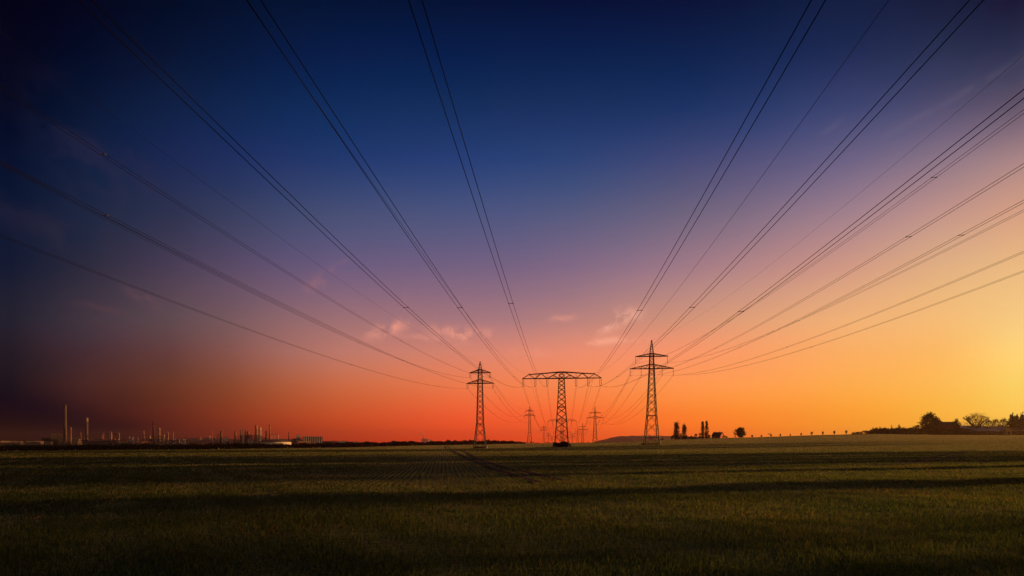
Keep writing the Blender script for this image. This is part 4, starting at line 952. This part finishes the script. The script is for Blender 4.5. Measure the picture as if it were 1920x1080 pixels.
def process_column(px, top, w, m, label, rings=4, Y=FY, group='process columns of the works'):
    r = root_at('process_column', px, Y, label, 'process column', group); s = Y / FPX; H = Z(top, Y) - ZB; w *= s
    mb = MB(); mb.lathe([(w / 2, 0), (w / 2, H * .62), (w * .42, H * .64), (w * .42, H - w * .25), (w * .25, H - w * .05), (w * .08, H)], 14); mb.build('vessel', M[m], r)
    for k in range(rings):
        zz = H * (.42 + .55 * (k + .5) / rings); mb = MB()
        mb.lathe([(w * .62, zz), (w * .62, zz + .35)], 12); 
        for a in range(8): mb.bar((math.cos(a * .785) * w * .61, math.sin(a * .785) * w * .61, zz), (math.cos(a * .785) * w * .61, math.sin(a * .785) * w * .61, zz + 1.3), .18)
        mb.build('platform', M['rust'], r)
    mb = MB(); mb.bar((w * .55, -w * .2, 0), (w * .55, -w * .2, H * .9), .5); mb.build('riser_pipe', M['silver'], r)
def tank(x0, x1, ytop, yeave, label, m='pale', mr='grey', Y=FY):
    px = (x0 + x1) / 2; r = root_at('storage_tank', px, Y, label, 'storage tank', 'storage tanks of the works'); s = Y / FPX; rad = (x1 - x0) * s / 2
    e = Z(yeave, Y) - ZB; H = Z(ytop, Y) - ZB
    mb = MB(); mb.lathe([(rad, 0), (rad, e)], 48); mb.build('shell', M[m], r, False)
    mb = MB(); prof = [(rad * 1.01, e)] + [(rad * math.cos(a), e + (H - e) * math.sin(a)) for a in (.3, .6, .9, 1.2, 1.5)]; mb.lathe(prof, 48); mb.build('roof', M[mr], r, True)
def block(name, x0, x1, ytop, m, label, cat='building', dp=30, Y=FY, roof='grey', rz=None, fins=0, wins=0, bits=(), group=None):
    px = (x0 + x1) / 2; va = math.atan((px - 960) / FPX); rz = -va + .06 if rz is None else rz
    r = root_at(name, px, Y, label, cat, group, rz); s = Y / FPX * math.cos(va); W = (x1 - x0) * s; H = Z(ytop, Y) - ZB; dp = min(dp, 14)
    mb = MB(); mb.box((0, 0, H / 2), (W, dp, H)); mb.build('wall', M[m], r)
    mb = MB(); mb.box((0, 0, H + .4), (W + 1.2, dp + 1.2, .8)); 
    mb.build('roof', M[roof], r)
    for i in range(fins):
        mb = MB(); mb.box((-W / 2 + W * (i + .5) / fins, -dp / 2 - .8, H / 2 + .6), (W / fins * .4, 1.6, H + 1.6)); mb.build('fin', M['pale'], r)
    for i in range(wins):
        mb = MB(); mb.box((-W / 2 + W * (i + .5) / wins, -dp / 2 - .05, H * .7), (W / wins * .55, .2, H * .12)); mb.build('window', M['window'], r)
    for (bx, bw, bt) in bits:
        mb = MB(); hh = Z(bt, Y) - ZB; mb.box(((bx - px) * s, 0, (H + .8 + hh) / 2), (bw * s, dp * .5, hh - H - .8)); mb.build('roof_unit', M[m], r)
    return r
def frame(x0, x1, ytop, label, levels=5, bays=6, Y=FY, dp=16, seed=1, yb=833):
    """open steel process structure with vessels and pipes in it"""
    rnd = random.Random(seed); px = (x0 + x1) / 2; r = root_at('pipework_structure', px, Y, label, 'process structure', 'open process structures'); s = Y / FPX
    W = (x1 - x0) * s; H = Z(ytop, Y) - ZB; zs = Z(yb + 2, Y) - ZB
    mb = MB()
    for i in range(bays + 1):
        x = -W / 2 + W * i / bays; h = H * (1 if i % 3 else .93)
        for y in (-dp / 2, dp / 2): mb.bar((x, y, 0), (x, y, h), .7)
    for k in range(levels + 1):
        z = zs + (H * .96 - zs) * k / levels
        for y in (-dp / 2, dp / 2): mb.bar((-W / 2, y, z), (W / 2, y, z), .6)
        for i in range(bays + 1): x = -W / 2 + W * i / bays; mb.bar((x, -dp / 2, z), (x, dp / 2, z), .5)
    mb.build('steel_frame', M['dark'], r)
    for k in range(int(bays * levels * .55)):
        i = rnd.randrange(bays); l = rnd.randrange(levels); x = -W / 2 + W * (i + .5) / bays; z = zs + (H * .96 - zs) * l / levels + .3
        h = (H - zs) / levels * rnd.uniform(.5, .95); b = MB(); b.lathe([(W / bays * .1, z), (W / bays * .33, z + .3), (W / bays * .33, z + h - .3), (W / bays * .1, z + h)], 10, (0, 0, 0))
        b.V = [(v[0] + x, v[1] + rnd.uniform(-.3, .3) * 0 - dp * .2, v[2]) for v in b.V]
        b.build('vessel', M[rnd.choice(['silver', 'cream', 'dim', 'rust', 'dark'])], r, True)
    for k in range(int(W / 5.5)):
        x = rnd.uniform(-W / 2, W / 2); h = H * rnd.uniform(.97, 1.0) + rnd.choice([1, 2, 3, 5, 8]) * rnd.uniform(.5, 1.2); rr = rnd.uniform(.35, 1.3)
        b = MB(); b.lathe([(rr, 0), (rr, h - rr), (rr * .3, h)], 8, (x, rnd.uniform(-.4, .2) * dp, 0)); b.build('stub_column', M[rnd.choice(['silver', 'rust', 'rust', 'dim', 'dark', 'cream'])], r, True)
    for k in range(int(W / 9)):
        x = rnd.uniform(-W / 2, W / 2); w_ = rnd.uniform(2, 6); h = zs + rnd.uniform(1, max(2, (H - zs) * .8))
        b = MB(); b.box((x, -dp * .75, h / 2), (w_, 4, h), R(25)); b.build('cabin', M[rnd.choice(['cream', 'dim', 'rust', 'pale'])], r)
def mastpole(px, top, w, label, m='rust', Y=FY):
    r = root_at('flare_stack', px, Y, label, 'flare stack', 'thin stacks of the works'); s = Y / FPX; H = Z(top, Y) - ZB
    mb = MB(); mb.lathe([(w * s * .6, 0), (w * s * .5, H - 2), (w * s * .35, H)], 8); mb.build('shaft', M[m], r)
    mb = MB(); mb.lathe([(w * s * .75, H * .9), (w * s * .75, H * .9 + .6)], 8); mb.build('platform', M['rust'], r)

# power house and big chimneys
chimney(122.3, 758.4, 4.3, 5.8, 'stack', 2, 'tallest pale tapering chimney at the far left', rings=0)
chimney(162.7, 783.6, 4.4, 4.8, 'stack', 7, 'second tall chimney with a pale head, right of the tallest')
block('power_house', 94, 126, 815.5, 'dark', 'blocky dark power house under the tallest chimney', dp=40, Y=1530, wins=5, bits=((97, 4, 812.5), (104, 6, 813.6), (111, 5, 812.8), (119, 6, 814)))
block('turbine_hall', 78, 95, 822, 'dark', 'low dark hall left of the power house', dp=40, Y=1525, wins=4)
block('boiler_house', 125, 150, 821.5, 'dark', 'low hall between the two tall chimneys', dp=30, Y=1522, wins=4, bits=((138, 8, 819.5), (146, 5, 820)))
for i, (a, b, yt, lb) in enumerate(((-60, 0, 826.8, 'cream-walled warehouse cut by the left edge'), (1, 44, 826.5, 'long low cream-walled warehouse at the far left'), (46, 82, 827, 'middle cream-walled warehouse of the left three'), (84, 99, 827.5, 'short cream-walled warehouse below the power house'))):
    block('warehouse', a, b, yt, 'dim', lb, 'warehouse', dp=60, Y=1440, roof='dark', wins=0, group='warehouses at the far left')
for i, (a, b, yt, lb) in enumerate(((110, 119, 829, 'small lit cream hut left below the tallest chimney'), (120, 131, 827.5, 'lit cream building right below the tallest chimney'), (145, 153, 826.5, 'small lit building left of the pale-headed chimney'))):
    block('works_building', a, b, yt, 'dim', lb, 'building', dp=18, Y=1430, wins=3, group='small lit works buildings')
mastpole(133, 800.8, 1.3, 'thin orange stack right of the tallest chimney')
mastpole(151.5, 810, .9, 'faint thin stack between the two tall chimneys')
tank(170, 220, 826.5, 828.5, 'wide dark tank right of the pale-headed chimney', 'grey', 'dark')
mastpole(191.3, 815.5, 1.6, 'short stack left of the crane'); mastpole(194.5, 811, .8, 'needle-thin stack left of the crane')
process_column(204.2, 811, 1.7, 'rust', 'slim orange-lit column beside the crane', 3); process_column(208.5, 809.5, 1.9, 'rust', 'slim dark column at the crane mast', 3)
def crane():
    r = root_at('tower_crane', 209.5, 1515, 'small tower crane with a long level jib over the works', 'crane'); s = 1.515; H = Z(813.8, 1515) - ZB
    m_ = MB(); m_.bar((0, 0, 0), (0, 0, H), 1.2); m_.build('mast', M['rust'], r)
    m_ = MB(); m_.bar((-12 * s, 0, H), (10 * s, 0, H), .8); m_.bar((0, 0, H), (0, 0, H + 4), .9); m_.bar((0, 0, H + 4), (-9 * s, 0, H), .3); m_.bar((0, 0, H + 4), (8 * s, 0, H), .3); m_.build('jib', M['dark'], r)
    m_ = MB(); m_.box((8.2 * s, 0, H - .6), (4 * s, 2, 2.4)); m_.build('counterweight', M['dark'], r)
crane()
process_column(223, 811, 2.1, 'rust', 'slim orange column standing alone right of the crane', 2)
block('works_building', 222, 246, 829, 'grey', 'low works hall right of the wide dark tank', dp=20, Y=1470, wins=6, group='low halls of the works')
block('silo', 248, 253, 820.3, 'pale', 'small square pale silo between slim columns', 'silo', dp=8)
mastpole(258.7, 820, 1.2, 'short stub stack right of the pale silo')
process_column(269.3, 807.4, 2.2, 'rust', 'slim bright column right of the pale silo', 2)
block('works_building', 254, 286, 828.2, 'rust', 'long low rusty hall behind the slim bright column', dp=20, Y=1475, wins=8, group='low halls of the works')
chimney(287.6, 789.5, 2.7, 2.9, 'dark', 1, 'dark banded chimney, tallest in the left middle of the works', rings=5)
process_column(298.2, 801.3, 4.4, 'dim', 'stout lit column right of the dark banded chimney', 6)
frame(302, 312, 817, 'small open frame right of the stout lit column', 3, 3, seed=2)
process_column(314.3, 809.5, 2.8, 'dim', 'orange-lit column right of the small open frame', 4)
mastpole(325, 809, 1.0, 'needle stack between the frame and the conical tank')
frame(318, 338, 825, 'low pipe frame left of the conical tank', 2, 6, seed=3)
tank(359, 404, 826.5, 830.0, 'broad tank with a conical orange roof in front of the hill', 'rust', 'rust', 1480)
block('silo', 374, 379, 820, 'rust', 'square rusty tower behind the conical tank', 'silo', dp=8)
process_column(392.8, 817, 2.3, 'silver', 'short orange column behind the conical tank', 2)
mastpole(398, 807.3, .9, 'needle stack behind the conical tank')
process_column(408.3, 813.7, 2.0, 'rust', 'short dark column left of the dark banded column', 2)
process_column(414.3, 807.7, 3.7, 'dark', 'dark banded column with rusty platforms', 5)
process_column(417.3, 822, 2.4, 'cream', 'short bright vessel at the foot of the dark banded column', 2, Y=1480)
block('process_building', 420.5, 426, 820, 'cream', 'small pale block right of the dark banded column', dp=10)
frame(408, 431, 826.5, 'low pipe frame under the dark banded column', 2, 6, seed=5)
process_column(441, 808, 4.0, 'rust', 'stout rusty column standing apart left of the big plant', 5)
frame(438, 450, 825, 'low frame around the stout rusty column', 3, 4, seed=6)
process_column(452, 806.5, 2.6, 'rust', 'dark column at the left end of the big plant', 5)
process_column(455.7, 801.8, 3.3, 'silver', 'tall pale column at the left end of the big plant', 6, Y=1490)
process_column(460.3, 805.8, 2.2, 'grey', 'slim grey column second from the left end of the big plant', 3)
process_column(465, 808.4, 5.0, 'rust', 'squat rusty vessel in the middle of the big plant', 4)
frame(450, 489, 815.5, 'big open plant structure full of pipes and vessels', 6, 13, seed=9)
process_column(480.5, 796.7, 4.7, 'rust', 'tallest dark column of the big plant', 8)
process_column(488, 801.8, 4.3, 'cream', 'bright gleaming column beside the tallest dark column', 8, Y=1490)
process_column(499, 807.7, 2.8, 'dark', 'dark column between the plant and the slim stack', 4)
chimney(505.7, 796.5, 2.4, 2.9, 'rust', 1, 'slim dark stack above the pipe bridge', rings=2)
frame(226, 246, 824, 'low pipe frame left of the pale silo', 2, 6, seed=12)
frame(272, 285, 822, 'low pipe frame left of the dark banded chimney', 3, 4, seed=13)
frame(338, 358, 825.5, 'low pipe frame touching the conical tank on its left', 2, 6, seed=14)
frame(489, 500, 820, 'open frame stepping down right of the big plant', 4, 4, seed=15)
frame(148, 168, 825, 'low pipe frame left of the wide dark tank', 2, 5, seed=21)
frame(172, 200, 823.5, 'low pipe frame rising behind the wide dark tank', 2, 7, seed=22)
frame(205, 224, 824, 'low pipe frame under the tower crane', 2, 5, seed=23)
frame(284, 300, 822.5, 'low frame around the dark banded chimney', 2, 4, seed=24)
frame(380, 408, 824, 'low frame between the conical tank and the dark banded column', 2, 7, seed=25)
frame(546, 568, 823.5, 'low pipe frame between the bright tank and the ribbed building', 3, 7, seed=16)
def pipe_bridge():
    r = root_at('pipe_bridge', 516, FY, 'high pipe bridge on white legs right of the slim stack', 'pipe bridge'); s = S; H = Z(814, FY) - ZB
    for k, z in enumerate((H, H - 2.4)):
        m_ = MB(); m_.bar((-8 * s, 0, z), (6.5 * s, 0, z), 1.0); m_.build('pipe', M['silver'], r)
    for px in (509.5, 515, 521.5):
        m_ = MB(); m_.bar(((px - 516) * s, 0, 0), ((px - 516) * s, 0, H), 1.5 if px > 520 else .9); m_.build('leg', M['pale'], r)
pipe_bridge()
tank(489, 545, 824.0, 829.0, 'huge shallow-domed tank with a bright sunlit flank', 'cream', 'grey', 1470)
process_column(541.5, 810, 1.7, 'dark', 'thin dark column behind the bright tank', 3)
mastpole(549, 819, .9, 'short thin stack right of the bright tank')
block('elevator_tower', 555.5, 563, 816, 'pale', 'pale square tower left of the ribbed building', dp=14, wins=1)
block('works_building', 550, 556, 823, 'grey', 'small grey block left of the pale square tower', dp=14, wins=1, group='low halls of the works')
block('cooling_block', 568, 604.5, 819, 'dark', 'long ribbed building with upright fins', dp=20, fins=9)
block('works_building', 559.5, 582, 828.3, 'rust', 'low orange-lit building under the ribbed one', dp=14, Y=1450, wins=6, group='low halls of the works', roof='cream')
for i, (a, b, yt, m_, lb) in enumerate(((606, 616, 827.6, 'grey', 'low grey roof just right of the ribbed building'), (618, 632, 827, 'rust', 'low reddish roof in the town right of the works'), (636, 652, 827.2, 'pale', 'low pale roof in the town left of the middle'),
        (664, 673, 828.5, 'cream', 'little pale roof showing over the tree belt'), (684, 692, 828, 'rust', 'tiny reddish roof over the tree belt'), (734, 742.5, 827, 'cream', 'bright orange-lit flat roof above the trees'), (752, 758, 828, 'rust', 'tiny low roof left of the white gable'),
        (767, 771.5, 827, 'cream', 'tiny white gable above the trees'), (806, 809, 825.6, 'cream', 'tiny bright roof right of the grey silos'))):
    block('town_building', a, b, yt, m_, lb, 'building', dp=14, Y=1600, wins=3, group='low town roofs beyond the trees')
for i, (px, yt, w) in enumerate(((792, 822.5, 2.4), (796, 823, 3), (799.5, 822.8, 3), (803, 823.3, 3))):
    r = root_at('cooling_tower', px, 2000, ['small grey cooling tower, leftmost of four by the smoke', 'second small grey cooling tower by the smoke', 'third small grey cooling tower by the smoke', 'rightmost small grey cooling tower of the four'][i], 'cooling tower', 'four far cooling towers')
    H = Z(yt, 2000) - ZB; s = 2.0; mb = MB(); mb.lathe([(w * s * .55, 0), (w * s * .42, H * .7), (w * s * .45, H)], 16); mb.build('shell', M['pale'], r, True)
    mb = MB(); mb.lathe([(w * s * .46, H - .5), (w * s * .46, H + .3)], 16, cap=False); mb.build('rim', M['conc'], r)
chimney(793.6, 818.6, .7, .9, 'stack', .8, 'thin far chimney trailing a pale plume', Y=2000)
def plume():
    a = Vector(at(793.7, 818.3, 2000)); b = Vector(at(784.5, 808.5, 2000)); rnd = np.random.default_rng(4)
    mb = MB(); n = 16; ring = []
    for i in range(n):
        t = i / (n - 1); c = a.lerp(b, t) + Vector((math.sin(t * 9) * .5, 0, -math.sin(t * math.pi) * 1.5)); r = .8 + 3.0 * math.sin(math.pi * min(1, t * .75 + .1)) * (1 - t * .5)
        ring.append((c, max(.2, r)))
    V = []; Fc = []
    for c, r in ring:
        for k in range(10):
            q = 2 * math.pi * k / 10; V.append((c.x + math.cos(q) * r * .7 * rnd.uniform(.8, 1.2), c.y + math.sin(q) * r, c.z + math.cos(q) * r * .6))
    for i in range(n - 1):
        for k in range(10): Fc.append((i * 10 + k, i * 10 + (k + 1) % 10, (i + 1) * 10 + (k + 1) % 10, (i + 1) * 10 + k))
    Fc += [tuple(range(10))[::-1], tuple(range((n - 1) * 10, n * 10))]
    m = bpy.data.materials.new('smoke'); m.use_nodes = True; t = m.node_tree
    for q in list(t.nodes): t.nodes.remove(q)
    v = t.nodes.new('ShaderNodeVolumePrincipled'); v.inputs['Density'].default_value = .22; v.inputs['Color'].default_value = (.9, .85, .8, 1); v.inputs['Anisotropy'].default_value = .2
    o = t.nodes.new('ShaderNodeOutputMaterial'); t.links.new(v.outputs[0], o.inputs['Volume'])
    tag(mesh_obj('smoke_plume', V, Fc, m, smooth=True), 'short pale smoke plume drifting left from the far chimney', 'smoke', kind='stuff')
plume()

# ------------------------------------------------------------------ unseen trees on the sunset side: some behind the shadow bands, others added for shade
SH = 'trees beyond the right edge that shade the field'
sd = Vector((SDIR[0], SDIR[1]))
def shade_tree(x, y, W, H, n, lb, sh='round', tr=.05, leaf=.3, seed=0):
    tree('broadleaf_tree', (x, y, gz(x, y) - .1), W, H, shape=sh, m='leaf', n=n, leaf=leaf, trunk=tr, label=lb, group=SH, seed=seed)

ORD = ['first', 'second', 'third', 'fourth', 'fifth', 'sixth', 'seventh', 'eighth', 'ninth', 'tenth']
for k, (x, y, W, H, n, shp) in enumerate(((33, 26.2, 3.4, 6.5, 1900, 'box'), (43.5, 39.2, 1.9, 5.5, 1800, 'box'))):
    shade_tree(x, y, W, H, n, ['narrow dense tree outside the right edge', 'slim tree outside the right edge'][k], shp, .05, .3, k)
for k, (x, y, W, H) in enumerate(((107, 66, 6.5, 12.5), (105.5, 72, 6.5, 11), (104, 79, 6, 14), (102, 86, 6.5, 15), (100.6, 92, 6, 14))):
    shade_tree(x, y, W, H, 4200, ORD[k] + ' tree of the dense group outside the right edge', 'round', .05, .35, k)
for k, (x, y, W, H, n) in enumerate(((30, 13.5, 6, 7, 350), (27, 9.5, 7, 8, 1300), (25, 4, 8, 8, 3200))):  # added trees with open crowns, placed only to darken the nearest ground
    shade_tree(x, y, W, H, n, ORD[k] + ' open-crowned tree added close outside the right edge to darken the near ground', 'round', .05, .3, k)
for k in range(9):  # invented pines, crowns raised so that their shade falls on the left field
    y = 40 + k * 8.5; x = max(118 + 9 * math.sin(k * 2.3), y * 1.06 + 6)
    shade_tree(x, y, 10, 28 + 3 * math.sin(k * 1.7), 5000, ORD[k] + ' tall bare-trunked pine added outside the right edge to darken the left field', 'round', .60 + .08 * math.sin(k * 3.1), .5, k)
for k in range(8):  # second added grove, there to dim the more distant part of the field
    y = 195 + k * 12; shade_tree(max(278, y * 1.02) + 8 * math.sin(k * 2.1), y, 13, 36 + 3 * math.sin(k * 1.3), 2200, ORD[k] + ' tall bare-trunked pine added far beyond the right edge to dim the distant field', 'round', .5, .6, k + 40)

# ------------------------------------------------------------------ evening haze
def haze():
    m = bpy.data.materials.new('evening_haze'); m.use_nodes = True; t = m.node_tree
    for q in list(t.nodes): t.nodes.remove(q)
    v = t.nodes.new('ShaderNodeVolumePrincipled'); v.inputs['Density'].default_value = HAZE_D
    v.inputs['Color'].default_value = (.92, .62, .44, 1); v.inputs['Anisotropy'].default_value = .82
    o = t.nodes.new('ShaderNodeOutputMaterial'); t.links.new(v.outputs[0], o.inputs['Volume'])
    mb = MB(); x, y0, y1, z0, z1 = 5600, -450, 5700, -18.5, 114
    mb.box((0, (y0 + y1) / 2, (z0 + z1) / 2), (2 * x, y1 - y0, z1 - z0))
    tag(mb.build('haze', m), 'thin evening haze lying over the plain', 'haze', kind='stuff')
HAZE_D = 0.00011
haze()
